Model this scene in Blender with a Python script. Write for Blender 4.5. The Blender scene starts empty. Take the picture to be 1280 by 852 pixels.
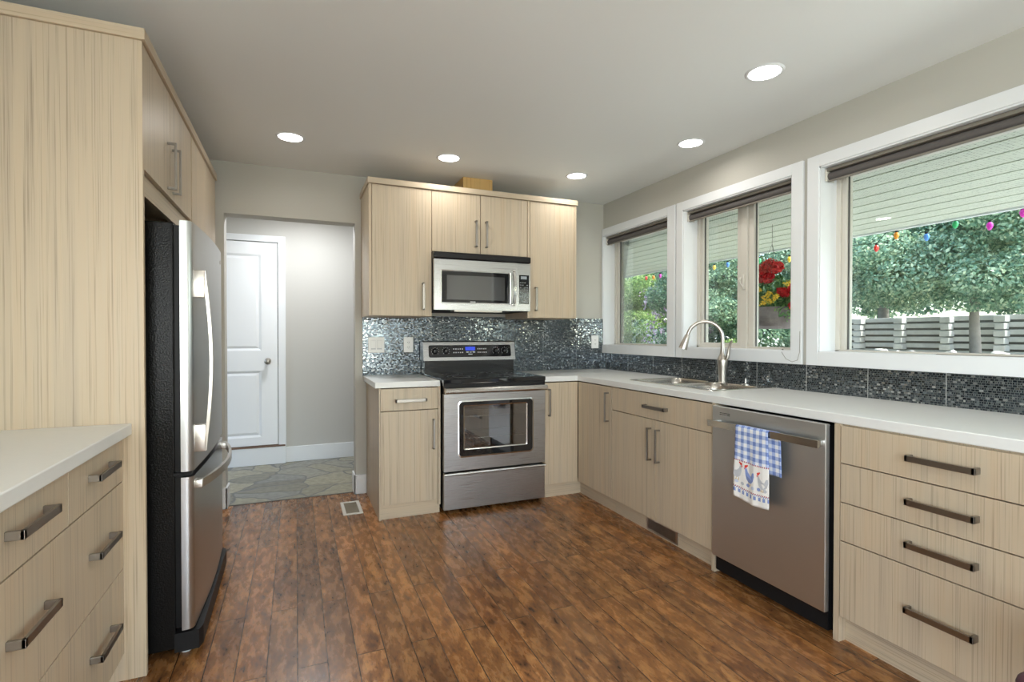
import bpy, bmesh, math, random
import numpy as np
from mathutils import Vector, Matrix

C = bpy.context.scene.collection
SC = bpy.context.scene
R = math.radians

# ------------------------------------------------------------------ camera
cam = bpy.data.objects.new('camera', bpy.data.cameras.new('camera'))
C.objects.link(cam)
cam.data.sensor_width = 36
cam.data.lens = 643.29 / 1280 * 36
cam.data.clip_start = 0.05
_y, _p, _r = R(22.7496), R(-0.6669), R(0.0285)
_f = Vector((math.sin(_y) * math.cos(_p), math.cos(_y) * math.cos(_p), math.sin(_p)))
_rt = Vector((math.cos(_y), -math.sin(_y), 0))
_up = _rt.cross(_f)
_rt2 = _rt * math.cos(_r) + _up * math.sin(_r)
_up2 = _up * math.cos(_r) - _rt * math.sin(_r)
cam.matrix_world = Matrix(((_rt2.x, _up2.x, -_f.x, 0), (_rt2.y, _up2.y, -_f.y, 0),
                           (_rt2.z, _up2.z, -_f.z, 1.2278), (0, 0, 0, 1)))
SC.camera = cam

# ------------------------------------------------------------------ world, sun, exposure
SC.view_settings.view_transform = 'Standard'
SC.view_settings.look = 'None'
SC.view_settings.exposure = 0.44
SC.view_settings.gamma = 1.0
SC.view_settings.use_curve_mapping = False
SKY_STRENGTH = 0.70
SUN_STRENGTH = 6.0
DOWNLIGHT_W = 1.7
REAR_FILL_W = 62.0
SIDE_FILL_W = 62.0
HALL_W = 13.0
w = bpy.data.worlds.new('World'); SC.world = w; w.use_nodes = True
_n = w.node_tree.nodes; _l = w.node_tree.links
_sky = _n.new('ShaderNodeTexSky'); _sky.sky_type = 'NISHITA'; _sky.sun_disc = False
_sky.sun_elevation = R(48); _sky.sun_rotation = R(150); _sky.air_density = 1.0; _sky.dust_density = 2.0
_l.new(_sky.outputs[0], _n['Background'].inputs[0]); _n['Background'].inputs[1].default_value = SKY_STRENGTH
_s = bpy.data.lights.new('sun', 'SUN'); _s.energy = SUN_STRENGTH; _s.angle = R(1.5); _s.color = (1, .96, .88)
sun = bpy.data.objects.new('sun', _s); C.objects.link(sun)
sun.rotation_euler = Vector((-0.25, 0.45, -0.86)).to_track_quat('-Z', 'Y').to_euler()
# fill light added behind the camera, set in an invented glazed opening
_a = bpy.data.lights.new('rear_fill', 'AREA'); _a.shape = 'RECTANGLE'; _a.size = 2.9; _a.size_y = 1.9
_a.energy = REAR_FILL_W; _a.color = (.93, .97, 1.0)
al = bpy.data.objects.new('rear_fill', _a); C.objects.link(al)
al.location = (0.7, -2.72, 1.2); al.rotation_euler = Vector((0, 1, .32)).to_track_quat('-Z', 'Y').to_euler()

# second added fill in an invented side window, brightens the right-hand cabinet fronts
_b = bpy.data.lights.new('side_fill', 'AREA'); _b.shape = 'RECTANGLE'; _b.size = 2.0; _b.size_y = 1.5
_b.energy = SIDE_FILL_W; _b.color = (.95, .98, 1.0)
bl = bpy.data.objects.new('side_fill', _b); C.objects.link(bl)
bl.location = (-1.14, -1.3, 1.35); bl.rotation_euler = Vector((1, .25, .10)).to_track_quat('-Z', 'Y').to_euler()

SC.cycles.use_denoising = True
SC.cycles.max_bounces = 10
SC.cycles.diffuse_bounces = 5
SC.cycles.glossy_bounces = 5
SC.cycles.transparent_max_bounces = 12
SC.cycles.sample_clamp_indirect = 6
SC.cycles.caustics_reflective = False
SC.cycles.caustics_refractive = False

# ------------------------------------------------------------------ helpers
def tag(o, label=None, cat=None, group=None, kind=None):
    if label: o['label'] = label
    if cat: o['category'] = cat
    if group: o['group'] = group
    if kind: o['kind'] = kind
    return o

def wloc(p):
    v = Vector((0, 0, 0))
    while p is not None:
        v = v + p.location; p = p.parent
    return v

def thing(name, label, cat, loc, group=None):
    o = bpy.data.objects.new(name, None); C.objects.link(o); o.location = loc
    o.empty_display_size = .05
    return tag(o, label, cat, group)

class MB:
    """collects shapes in world coordinates, links them as one mesh object"""
    def __init__(s): s.bm = bmesh.new(); s.mi = 0
    def _mark(s, n0):
        s.bm.faces.ensure_lookup_table()
        for f in s.bm.faces[n0:]: f.material_index = s.mi
    def box(s, x0, x1, y0, y1, z0, z1, bev=0, seg=2):
        n0 = len(s.bm.faces)
        x0, x1 = min(x0, x1), max(x0, x1); y0, y1 = min(y0, y1), max(y0, y1); z0, z1 = min(z0, z1), max(z0, z1)
        t = bmesh.new()
        vs = [t.verts.new(p) for p in ((x0,y0,z0),(x1,y0,z0),(x1,y1,z0),(x0,y1,z0),(x0,y0,z1),(x1,y0,z1),(x1,y1,z1),(x0,y1,z1))]
        for f in ((3,2,1,0),(4,5,6,7),(0,1,5,4),(1,2,6,5),(2,3,7,6),(3,0,4,7)): t.faces.new([vs[i] for i in f])
        if bev: bmesh.ops.bevel(t, geom=t.edges[:], offset=bev, segments=seg, affect='EDGES', profile=.5)
        s.merge(t); s._mark(n0); return s
    def merge(s, t):
        me = bpy.data.meshes.new('t'); t.to_mesh(me); t.free(); s.bm.from_mesh(me); bpy.data.meshes.remove(me)
    def face(s, pts):
        n0 = len(s.bm.faces)
        s.bm.faces.new([s.bm.verts.new(p) for p in pts]); s._mark(n0); return s
    def prism(s, pts, d):
        """pts: closed planar outline, d: extrusion vector"""
        n0 = len(s.bm.faces); d = Vector(d)
        a = [s.bm.verts.new(p) for p in pts]; b = [s.bm.verts.new(Vector(p) + d) for p in pts]
        s.bm.faces.new(a[::-1]); s.bm.faces.new(b); n = len(a)
        for i in range(n): s.bm.faces.new((a[i], a[(i+1) % n], b[(i+1) % n], b[i]))
        s._mark(n0); return s
    def tube(s, pts, r, n=10, caps=True, closed=False):
        n0 = len(s.bm.faces); pts = [Vector(p) for p in pts]
        rs = r if isinstance(r, (list, tuple)) else [r] * len(pts)
        rings = []; N = None
        for i, p in enumerate(pts):
            if closed: t = pts[(i+1) % len(pts)] - pts[i-1]
            else: t = pts[min(i+1, len(pts)-1)] - pts[max(i-1, 0)]
            t.normalize()
            if N is None:
                N = t.cross(Vector((0, 0, 1)))
                if N.length < 1e-3: N = t.cross(Vector((1, 0, 0)))
            N = (N - t * N.dot(t)).normalized(); B = t.cross(N)
            rings.append([s.bm.verts.new(p + (N * math.cos(2*math.pi*k/n) + B * math.sin(2*math.pi*k/n)) * rs[i]) for k in range(n)])
        m = len(rings)
        for i in range(m if closed else m-1):
            a, b = rings[i], rings[(i+1) % m]
            for k in range(n): s.bm.faces.new((a[k], a[(k+1) % n], b[(k+1) % n], b[k]))
        if caps and not closed: s.bm.faces.new(rings[0][::-1]); s.bm.faces.new(rings[-1])
        s._mark(n0); return s
    def strip(s, pts, half, up):
        """flat bar swept along pts; half = half size across, up = (vector) half size of the other side"""
        n0 = len(s.bm.faces); pts = [Vector(p) for p in pts]; half = Vector(half); rings = []
        for i, p in enumerate(pts):
            t = (pts[min(i+1, len(pts)-1)] - pts[max(i-1, 0)]).normalized()
            nrm = t.cross(half.normalized()).normalized() * up
            rings.append([s.bm.verts.new(p + a) for a in (half + nrm, half - nrm, -half - nrm, -half + nrm)])
        for a, b in zip(rings, rings[1:]):
            for k in range(4): s.bm.faces.new((a[k], a[(k+1) % 4], b[(k+1) % 4], b[k]))
        s.bm.faces.new(rings[0][::-1]); s.bm.faces.new(rings[-1]); s._mark(n0); return s
    def lathe(s, prof, c, n=24, axis='z'):
        """prof: (radius, height) list, about the axis through c"""
        n0 = len(s.bm.faces); c = Vector(c); rings = []
        for r, h in prof:
            ring = []
            for k in range(n):
                a = 2*math.pi*k/n; u, v = r*math.cos(a), r*math.sin(a)
                q = {'z': (u, v, h), 'y': (u, h, v), 'x': (h, u, v)}[axis]
                ring.append(s.bm.verts.new(c + Vector(q)))
            rings.append(ring)
        for a, b in zip(rings, rings[1:]):
            for k in range(n): s.bm.faces.new((a[k], a[(k+1) % n], b[(k+1) % n], b[k]))
        if prof[0][0] > 1e-6: s.bm.faces.new(rings[0][::-1])
        if prof[-1][0] > 1e-6: s.bm.faces.new(rings[-1])
        s._mark(n0); return s
    def build(s, name, mats, parent=None, smooth=False, origin=None):
        bmesh.ops.remove_doubles(s.bm, verts=s.bm.verts[:], dist=1e-6)
        bmesh.ops.recalc_face_normals(s.bm, faces=s.bm.faces[:])
        off = wloc(parent) if parent is not None else Vector(origin or (0, 0, 0))
        bmesh.ops.translate(s.bm, verts=s.bm.verts[:], vec=-off)
        me = bpy.data.meshes.new(name); s.bm.to_mesh(me); s.bm.free()
        for m in (mats if isinstance(mats, (list, tuple)) else [mats]): me.materials.append(m)
        o = bpy.data.objects.new(name, me); C.objects.link(o)
        if parent is not None: o.parent = parent
        elif origin: o.location = origin
        if smooth:
            me.shade_smooth()
            try: me.set_sharp_from_angle(angle=R(35))
            except Exception: pass
        return o

def box(name, m, parent, *a, bev=0, **k):
    return MB().box(*a, bev=bev).build(name, m, parent, **k)

def struct(o, kind='structure'):
    o['kind'] = kind; return o

# ------------------------------------------------------------------ materials
def newmat(name):
    m = bpy.data.materials.new(name); m.use_nodes = True
    nt = m.node_tree; return m, nt.nodes, nt.links, nt.nodes['Principled BSDF']

def plain(name, col, rough=.5, metal=0, spec=.5, coat=0, emis=None, es=0, var=0, bump=0, bscale=200):
    m, n, l, p = newmat(name)
    p.inputs['Base Color'].default_value = (*col, 1); p.inputs['Roughness'].default_value = rough
    p.inputs['Metallic'].default_value = metal; p.inputs['Specular IOR Level'].default_value = spec
    p.inputs['Coat Weight'].default_value = coat
    if emis: p.inputs['Emission Color'].default_value = (*emis, 1); p.inputs['Emission Strength'].default_value = es
    if var or bump:
        tc = n.new('ShaderNodeTexCoord'); nz = n.new('ShaderNodeTexNoise'); nz.inputs['Scale'].default_value = bscale
        l.new(tc.outputs['Object'], nz.inputs['Vector'])
        if var:
            mx = n.new('ShaderNodeMix'); mx.data_type = 'RGBA'
            mx.inputs[6].default_value = (*[c*(1-var) for c in col], 1); mx.inputs[7].default_value = (*[min(1, c*(1+var)) for c in col], 1)
            l.new(nz.outputs['Fac'], mx.inputs[0]); l.new(mx.outputs[2], p.inputs['Base Color'])
        if bump:
            b = n.new('ShaderNodeBump'); b.inputs['Strength'].default_value = bump; b.inputs['Distance'].default_value = .002
            l.new(nz.outputs['Fac'], b.inputs['Height']); l.new(b.outputs[0], p.inputs['Normal'])
    return m

def math_node(n, l, op, a, b=None, c=None):
    m = n.new('ShaderNodeMath'); m.operation = op
    for i, v in enumerate((a, b, c)):
        if v is None: continue
        if isinstance(v, (int, float)): m.inputs[i].default_value = v
        else: l.new(v, m.inputs[i])
    return m.outputs[0]

def ramp(n, l, fac, stops, interp='LINEAR'):
    r = n.new('ShaderNodeValToRGB'); r.color_ramp.interpolation = interp
    e = r.color_ramp.elements
    while len(e) < len(stops): e.new(.5)
    for k, (p, c) in enumerate(stops):
        e[k].position = p; e[k].color = (*c, 1)
    l.new(fac, r.inputs[0]); return r.outputs[0]

def wood(name, scale, light, dark, warm, rough=.42):
    m, n, l, p = newmat(name)
    tc = n.new('ShaderNodeTexCoord'); oi = n.new('ShaderNodeObjectInfo')
    cmb = n.new('ShaderNodeCombineXYZ')
    r10 = math_node(n, l, 'MULTIPLY', oi.outputs['Random'], 17.0)
    for i in range(3): l.new(r10, cmb.inputs[i])
    add = n.new('ShaderNodeVectorMath'); add.operation = 'ADD'
    l.new(tc.outputs['Object'], add.inputs[0]); l.new(cmb.outputs[0], add.inputs[1])
    def nz(k, det, rgh=.6):
        mp = n.new('ShaderNodeMapping'); mp.inputs['Scale'].default_value = [s*k if s > 3 else s*k**.5 for s in scale]
        l.new(add.outputs[0], mp.inputs[0])
        t = n.new('ShaderNodeTexNoise'); t.inputs['Scale'].default_value = 1; t.inputs['Detail'].default_value = det
        t.inputs['Roughness'].default_value = rgh; l.new(mp.outputs[0], t.inputs['Vector']); return t.outputs['Fac']
    fine = nz(1, 4); broad = nz(.10, 3)
    c1 = ramp(n, l, fine, [(.30, dark), (.47, light), (.62, light), (.78, warm)])
    c2 = ramp(n, l, broad, [(.32, (.90, .90, .92)), (.5, (1, 1, 1)), (.70, (1.0, .96, .92))])
    mx = n.new('ShaderNodeMix'); mx.data_type = 'RGBA'; mx.blend_type = 'MULTIPLY'; mx.inputs[0].default_value = 1
    l.new(c1, mx.inputs[6]); l.new(c2, mx.inputs[7]); l.new(mx.outputs[2], p.inputs['Base Color'])
    p.inputs['Roughness'].default_value = rough
    b = n.new('ShaderNodeBump'); b.inputs['Strength'].default_value = .12; b.inputs['Distance'].default_value = .001
    l.new(fine, b.inputs['Height']); l.new(b.outputs[0], p.inputs['Normal'])
    return m

OAK_L, OAK_D, OAK_W = (.55, .456, .335), (.35, .28, .20), (.56, .44, .318)
M = {}
M['oak'] = wood('oak_laminate', (210, 210, 1.6), OAK_L, OAK_D, OAK_W)
M['oak_h'] = wood('oak_laminate_horizontal', (1.6, 1.6, 210), OAK_L, OAK_D, OAK_W)
M['pine'] = wood('pine', (70, 70, 2.0), (.62, .40, .15), (.48, .28, .09), (.62, .42, .18), .5)
M['ceiling'] = plain('ceiling_paint', (.80, .82, .82), .9, bump=.05, bscale=300)
M['wall'] = plain('wall_paint', (.50, .485, .44), .75, bump=.04, bscale=350)
M['hallwall'] = plain('hall_paint', (.52, .51, .48), .75, bump=.04, bscale=350)
M['white'] = plain('white_trim', (.76, .78, .80), .38)
M['doorwhite'] = plain('white_door', (.84, .86, .88), .42)
M['counter'] = plain('white_laminate', (.76, .77, .76), .30, var=.02, bscale=60)
M['vinyl'] = plain('taupe_vinyl', (.64, .61, .55), .45)
M['vinyl_dark'] = plain('dark_gasket', (.09, .09, .085), .6)
M['nickel'] = plain('brushed_nickel', (.50, .47, .43), .30, 1)
M['handle'] = plain('pewter_pull', (.33, .31, .285), .32, 1)
M['chrome'] = plain('satin_chrome', (.62, .61, .59), .20, 1)
M['black'] = plain('black_enamel', (.008, .008, .009), .22, spec=.4)
M['blackgloss'] = plain('black_ceramic_glass', (.008, .009, .011), .04, coat=.3)
M['blackmatte'] = plain('black_plastic', (.010, .010, .011), .45, spec=.2)
M['blackpebble'] = plain('black_pebbled_steel', (.006, .006, .006), .22, spec=.16, bump=.5, bscale=180)
M['whiteplastic'] = plain('white_plastic', (.85, .85, .84), .35)
M['greyink'] = plain('grey_print', (.55, .56, .58), .5)
M['blue'] = plain('blue_display', (.02, .04, .5), .4, emis=(.05, .12, 1), es=.35)
M['lcd'] = plain('grey_display', (.30, .34, .38), .3)
M['fabric'] = plain('blind_fabric', (.105, .095, .092), .8, bump=.4, bscale=500, var=.2)
M['fabric_rail'] = plain('blind_rail', (.20, .18, .15), .5)
M['lens'] = plain('lamp_lens', (1, 1, 1), .5, emis=(1, .97, .92), es=9)
M['soffit'] = None
M['concrete'] = plain('concrete', (.60, .60, .57), .9, var=.15, bscale=6)
M['crib'] = plain('weathered_crib_timber', (.50, .50, .48), .9, var=.2, bscale=9)
M['bark'] = plain('bark', (.24, .215, .19), .95, var=.3, bscale=14, bump=.6)
M['grass'] = plain('lawn', (.12, .20, .05), .95, var=.4, bscale=8)
M['gravel'] = plain('pale_gravel', (.55, .53, .49), .95, var=.35, bscale=30)
M['rock'] = plain('pale_rock', (.68, .67, .65), .9, var=.25, bscale=7, bump=.5)
M['siding'] = plain('house_siding', (.6, .58, .52), .8)
M['basket'] = plain('weathered_basket', (.17, .14, .14), .85, var=.4, bscale=22, bump=.6)

def steel(name, col=(.43, .43, .435), rough=.28, axis=2, amt=.03):
    m, n, l, p = newmat(name)
    p.inputs['Base Color'].default_value = (*col, 1); p.inputs['Metallic'].default_value = 1
    tc = n.new('ShaderNodeTexCoord'); mp = n.new('ShaderNodeMapping')
    sc = [3, 3, 3]; sc[axis] = 700
    mp.inputs['Scale'].default_value = sc; l.new(tc.outputs['Object'], mp.inputs[0])
    t = n.new('ShaderNodeTexNoise'); t.inputs['Scale'].default_value = 1; t.inputs['Detail'].default_value = 3
    l.new(mp.outputs[0], t.inputs['Vector'])
    l.new(math_node(n, l, 'MULTIPLY_ADD', t.outputs['Fac'], amt*2, rough - amt), p.inputs['Roughness'])
    b = n.new('ShaderNodeBump'); b.inputs['Strength'].default_value = .02; b.inputs['Distance'].default_value = .0003
    l.new(t.outputs['Fac'], b.inputs['Height']); l.new(b.outputs[0], p.inputs['Normal'])
    p.inputs['Anisotropic'].default_value = .6
    return m
M['steel'] = steel('brushed_steel')
M['steel_dw'] = steel('dishwasher_steel', (.60, .605, .60), .40)
M['steel_fridge'] = steel('fridge_steel', (.50, .51, .52), .30)
M['steel_sink'] = steel('sink_steel', (.62, .60, .56), .25, 0)

def glass(name, tint=(1, 1, 1), rfl=.9, f0=.05):
    m = bpy.data.materials.new(name); m.use_nodes = True; n, l = m.node_tree.nodes, m.node_tree.links
    n.clear(); o = n.new('ShaderNodeOutputMaterial'); t = n.new('ShaderNodeBsdfTransparent'); g = n.new('ShaderNodeBsdfGlossy')
    t.inputs[0].default_value = (*tint, 1); g.inputs['Roughness'].default_value = .01; g.inputs['Color'].default_value = (rfl, rfl, rfl, 1)
    lw = n.new('ShaderNodeLayerWeight'); lw.inputs[0].default_value = .18
    f = math_node(n, l, 'MULTIPLY_ADD', lw.outputs['Fresnel'], .8, f0)
    mx = n.new('ShaderNodeMixShader'); l.new(f, mx.inputs[0]); l.new(t.outputs[0], mx.inputs[1]); l.new(g.outputs[0], mx.inputs[2])
    l.new(mx.outputs[0], o.inputs[0]); return m
M['glass'] = glass('window_glass', (.93, .97, .95), f0=.02)
M['oveng'] = glass('oven_glass', (.40, .42, .42), f0=.22)
M['ring'] = plain('burner_print', (.05, .05, .055), .3)
M['mwglass'] = plain('microwave_window', (.05, .052, .055), .06, spec=1.0, coat=1)

def floor_mat():
    m, n, l, p = newmat('laminate_planks')
    tc = n.new('ShaderNodeTexCoord'); sp = n.new('ShaderNodeSeparateXYZ'); l.new(tc.outputs['Object'], sp.inputs[0])
    cb = n.new('ShaderNodeCombineXYZ'); l.new(sp.outputs[1], cb.inputs[0]); l.new(sp.outputs[0], cb.inputs[1])
    br = n.new('ShaderNodeTexBrick'); l.new(cb.outputs[0], br.inputs['Vector'])
    br.offset = .37; br.offset_frequency = 2; br.squash = 1
    br.inputs['Color1'].default_value = (0, 0, 0, 1); br.inputs['Color2'].default_value = (1, 1, 1, 1); br.inputs['Mortar'].default_value = (.5, .5, .5, 1)
    br.inputs['Scale'].default_value = 1; br.inputs['Brick Width'].default_value = 1.25; br.inputs['Row Height'].default_value = .105
    br.inputs['Mortar Size'].default_value = .0020; br.inputs['Mortar Smooth'].default_value = .3; br.inputs['Bias'].default_value = 0
    seed = n.new('ShaderNodeSeparateColor'); l.new(br.outputs['Color'], seed.inputs[0]); rnd = seed.outputs[0]
    # grain coordinates shift per plank
    sh = n.new('ShaderNodeCombineXYZ'); l.new(math_node(n, l, 'MULTIPLY', rnd, 23.0), sh.inputs[0]); l.new(math_node(n, l, 'MULTIPLY', rnd, 11.0), sh.inputs[1])
    ad = n.new('ShaderNodeVectorMath'); l.new(cb.outputs[0], ad.inputs[0]); l.new(sh.outputs[0], ad.inputs[1])
    def nz(sc, det, dist=0):
        mp = n.new('ShaderNodeMapping'); mp.inputs['Scale'].default_value = sc; l.new(ad.outputs[0], mp.inputs[0])
        t = n.new('ShaderNodeTexNoise'); t.inputs['Scale'].default_value = 1; t.inputs['Detail'].default_value = det
        t.inputs['Roughness'].default_value = .62; t.inputs['Distortion'].default_value = dist; l.new(mp.outputs[0], t.inputs['Vector']); return t.outputs['Fac']
    g1 = nz((9, 26, 1), 10, .35); g2 = nz((1.3, 5, 1), 3, .2); g3 = nz((40, 110, 1), 4)
    c1 = ramp(n, l, g1, [(.30, (.058, .026, .011)), (.42, (.195, .083, .029)), (.56, (.31, .142, .048)), (.70, (.44, .225, .080))])
    c2 = ramp(n, l, g2, [(.34, (.62, .58, .58)), (.50, (.98, .97, .95)), (.66, (1.2, 1.17, 1.1))])
    c3 = ramp(n, l, g3, [(.32, (.45, .42, .42)), (.46, (1, 1, 1)), (.7, (1.15, 1.15, 1.15))])
    c4 = ramp(n, l, rnd, [(0, (.80, .80, .82)), (.5, (1, 1, 1)), (1, (1.14, 1.08, 1.0))])
    cur = c1
    for c in (c2, c3, c4):
        mx = n.new('ShaderNodeMix'); mx.data_type = 'RGBA'; mx.blend_type = 'MULTIPLY'; mx.inputs[0].default_value = 1
        l.new(cur, mx.inputs[6]); l.new(c, mx.inputs[7]); cur = mx.outputs[2]
    mm = n.new('ShaderNodeMix'); mm.data_type = 'RGBA'; l.new(br.outputs['Fac'], mm.inputs[0]); l.new(cur, mm.inputs[6]); mm.inputs[7].default_value = (.022, .013, .009, 1)
    l.new(mm.outputs[2], p.inputs['Base Color'])
    l.new(math_node(n, l, 'MULTIPLY_ADD', g1, .14, .20), p.inputs['Roughness'])
    p.inputs['Specular IOR Level'].default_value = .55
    h = math_node(n, l, 'MULTIPLY_ADD', br.outputs['Fac'], -1.0, math_node(n, l, 'MULTIPLY', g1, .25))
    b = n.new('ShaderNodeBump'); b.inputs['Strength'].default_value = .5; b.inputs['Distance'].default_value = .002
    l.new(h, b.inputs['Height']); l.new(b.outputs[0], p.inputs['Normal'])
    return m
M['floor'] = floor_mat()

def flag_mat():
    m, n, l, p = newmat('flagstone')
    tc = n.new('ShaderNodeTexCoord'); nz = n.new('ShaderNodeTexNoise'); nz.inputs['Scale'].default_value = 3.0; nz.inputs['Detail'].default_value = 2
    l.new(tc.outputs['Object'], nz.inputs['Vector'])
    sc = n.new('ShaderNodeVectorMath'); sc.operation = 'SCALE'; sc.inputs['Scale'].default_value = .30; l.new(nz.outputs['Color'], sc.inputs[0])
    ad = n.new('ShaderNodeVectorMath'); l.new(tc.outputs['Object'], ad.inputs[0]); l.new(sc.outputs[0], ad.inputs[1])
    def vo(feat):
        v = n.new('ShaderNodeTexVoronoi'); v.feature = feat; v.inputs['Scale'].default_value = 3.6; v.inputs['Randomness'].default_value = 1
        v.voronoi_dimensions = '2D'; l.new(ad.outputs[0], v.inputs['Vector']); return v
    e = vo('DISTANCE_TO_EDGE'); f = vo('F1')
    tint = n.new('ShaderNodeSeparateColor'); l.new(f.outputs['Color'], tint.inputs[0])
    base = ramp(n, l, tint.outputs[0], [(0, (.20, .195, .16)), (.4, (.31, .295, .22)), (.7, (.38, .355, .265)), (1, (.25, .255, .24))])
    fn = n.new('ShaderNodeTexNoise'); fn.inputs['Scale'].default_value = 22; fn.inputs['Detail'].default_value = 5; l.new(tc.outputs['Object'], fn.inputs['Vector'])
    fr = ramp(n, l, fn.outputs['Fac'], [(.3, (.72, .72, .72)), (.7, (1.15, 1.15, 1.15))])
    mu = n.new('ShaderNodeMix'); mu.data_type = 'RGBA'; mu.blend_type = 'MULTIPLY'; mu.inputs[0].default_value = 1; l.new(base, mu.inputs[6]); l.new(fr, mu.inputs[7])
    edge = n.new('ShaderNodeMapRange'); edge.inputs[1].default_value = .018; edge.inputs[2].default_value = .045; l.new(e.outputs['Distance'], edge.inputs[0])
    mx = n.new('ShaderNodeMix'); mx.data_type = 'RGBA'; l.new(edge.outputs[0], mx.inputs[0]); mx.inputs[6].default_value = (.15, .155, .15, 1); l.new(mu.outputs[2], mx.inputs[7])
    l.new(mx.outputs[2], p.inputs['Base Color']); p.inputs['Roughness'].default_value = .45
    b = n.new('ShaderNodeBump'); b.inputs['Strength'].default_value = .5; b.inputs['Distance'].default_value = .004
    l.new(math_node(n, l, 'MULTIPLY_ADD', fn.outputs['Fac'], .5, edge.outputs[0]), b.inputs['Height']); l.new(b.outputs[0], p.inputs['Normal'])
    return m
M['flag'] = flag_mat()

def mosaic(name, horiz):
    """glass mosaic; horiz = index of the wall's horizontal axis"""
    m, n, l, p = newmat(name)
    tc = n.new('ShaderNodeTexCoord'); sp = n.new('ShaderNodeSeparateXYZ'); l.new(tc.outputs['Object'], sp.inputs[0])
    cb = n.new('ShaderNodeCombineXYZ'); l.new(sp.outputs[horiz], cb.inputs[0]); l.new(sp.outputs[2], cb.inputs[1])
    br = n.new('ShaderNodeTexBrick'); l.new(cb.outputs[0], br.inputs['Vector']); br.offset = .5; br.offset_frequency = 2; br.squash = .55; br.squash_frequency = 3
    br.inputs['Color1'].default_value = (0, 0, 0, 1); br.inputs['Color2'].default_value = (1, 1, 1, 1); br.inputs['Mortar'].default_value = (.5, .5, .5, 1)
    br.inputs['Scale'].default_value = 1; br.inputs['Brick Width'].default_value = .0145; br.inputs['Row Height'].default_value = .0098
    br.inputs['Mortar Size'].default_value = .0011; br.inputs['Mortar Smooth'].default_value = .2
    seed = n.new('ShaderNodeSeparateColor'); l.new(br.outputs['Color'], seed.inputs[0])
    wn = n.new('ShaderNodeTexWhiteNoise'); wn.noise_dimensions = '1D'; l.new(seed.outputs[0], wn.inputs['W'])
    col = ramp(n, l, wn.outputs['Value'], [(0, (.02, .028, .038)), (.35, (.045, .060, .078)), (.62, (.10, .125, .145)), (.84, (.19, .22, .24)), (.94, (.36, .38, .39)), (1, (.62, .64, .64))])
    mx = n.new('ShaderNodeMix'); mx.data_type = 'RGBA'; l.new(br.outputs['Fac'], mx.inputs[0]); l.new(col, mx.inputs[6]); mx.inputs[7].default_value = (.15, .165, .165, 1)
    # seams between the mosaic sheets, one each 0.305 m
    fr = math_node(n, l, 'FRACT', math_node(n, l, 'DIVIDE', sp.outputs[horiz], .3375)); line = math_node(n, l, 'LESS_THAN', fr, .009 if horiz == 1 else .003)
    m2 = n.new('ShaderNodeMix'); m2.data_type = 'RGBA'; l.new(line, m2.inputs[0]); l.new(mx.outputs[2], m2.inputs[6]); m2.inputs[7].default_value = (.40, .41, .40, 1)
    l.new(m2.outputs[2], p.inputs['Base Color'])
    l.new(math_node(n, l, 'MULTIPLY_ADD', br.outputs['Fac'], .6, .09), p.inputs['Roughness'])
    l.new(math_node(n, l, 'MULTIPLY_ADD', line, -.8, .8), p.inputs['Metallic']); p.inputs['Coat Weight'].default_value = .3; p.inputs['Coat Roughness'].default_value = .06
    # each chip sits at a slightly different tilt
    sub = n.new('ShaderNodeVectorMath'); sub.operation = 'SUBTRACT'; l.new(wn.outputs['Color'], sub.inputs[0]); sub.inputs[1].default_value = (.5, .5, .5)
    sc = n.new('ShaderNodeVectorMath'); sc.operation = 'SCALE'; sc.inputs['Scale'].default_value = .10; l.new(sub.outputs[0], sc.inputs[0])
    ge = n.new('ShaderNodeNewGeometry'); ad = n.new('ShaderNodeVectorMath'); l.new(ge.outputs['Normal'], ad.inputs[0]); l.new(sc.outputs[0], ad.inputs[1])
    nm = n.new('ShaderNodeVectorMath'); nm.operation = 'NORMALIZE'; l.new(ad.outputs[0], nm.inputs[0])
    l.new(nm.outputs[0], p.inputs['Normal']); l.new(nm.outputs[0], p.inputs['Coat Normal'])
    return m
M['mosaic_back'] = mosaic('glass_mosaic_back', 0)
M['mosaic_side'] = mosaic('glass_mosaic_side', 1)

def soffit_mat():
    m, n, l, p = newmat('perforated_soffit')
    tc = n.new('ShaderNodeTexCoord'); v = n.new('ShaderNodeTexVoronoi'); v.inputs['Scale'].default_value = 45; v.inputs['Randomness'].default_value = .15
    l.new(tc.outputs['Object'], v.inputs['Vector'])
    l.new(ramp(n, l, v.outputs['Distance'], [(.20, (.16, .18, .15)), (.34, (.50, .53, .45))]), p.inputs['Base Color'])
    p.inputs['Roughness'].default_value = .6; return m
M['soffit'] = soffit_mat()

def leafmat(name, cols, trans=.35):
    m, n, l, p = newmat(name)
    ge = n.new('ShaderNodeNewGeometry')
    k = len(cols) - 1
    c = ramp(n, l, ge.outputs['Random Per Island'], [(i / k, cc) for i, cc in enumerate(cols)])
    l.new(c, p.inputs['Base Color']); p.inputs['Roughness'].default_value = .55
    tr = n.new('ShaderNodeBsdfTranslucent'); l.new(c, tr.inputs[0])
    mx = n.new('ShaderNodeMixShader'); mx.inputs[0].default_value = trans
    l.new(p.outputs[0], mx.inputs[1]); l.new(tr.outputs[0], mx.inputs[2]); l.new(mx.outputs[0], n['Material Output'].inputs[0])
    return m
M['leaf_maple'] = leafmat('maple_leaves', [(.10, .20, .13), (.18, .31, .20), (.28, .42, .29), (.40, .53, .37), (.58, .65, .42)])
M['leaf_dark'] = leafmat('dark_leaves', [(.07, .15, .09), (.14, .25, .15), (.24, .36, .22), (.38, .48, .29)])
M['leaf_bright'] = leafmat('bright_leaves', [(.08, .18, .05), (.18, .32, .08), (.32, .45, .12), (.50, .60, .25)])
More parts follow.
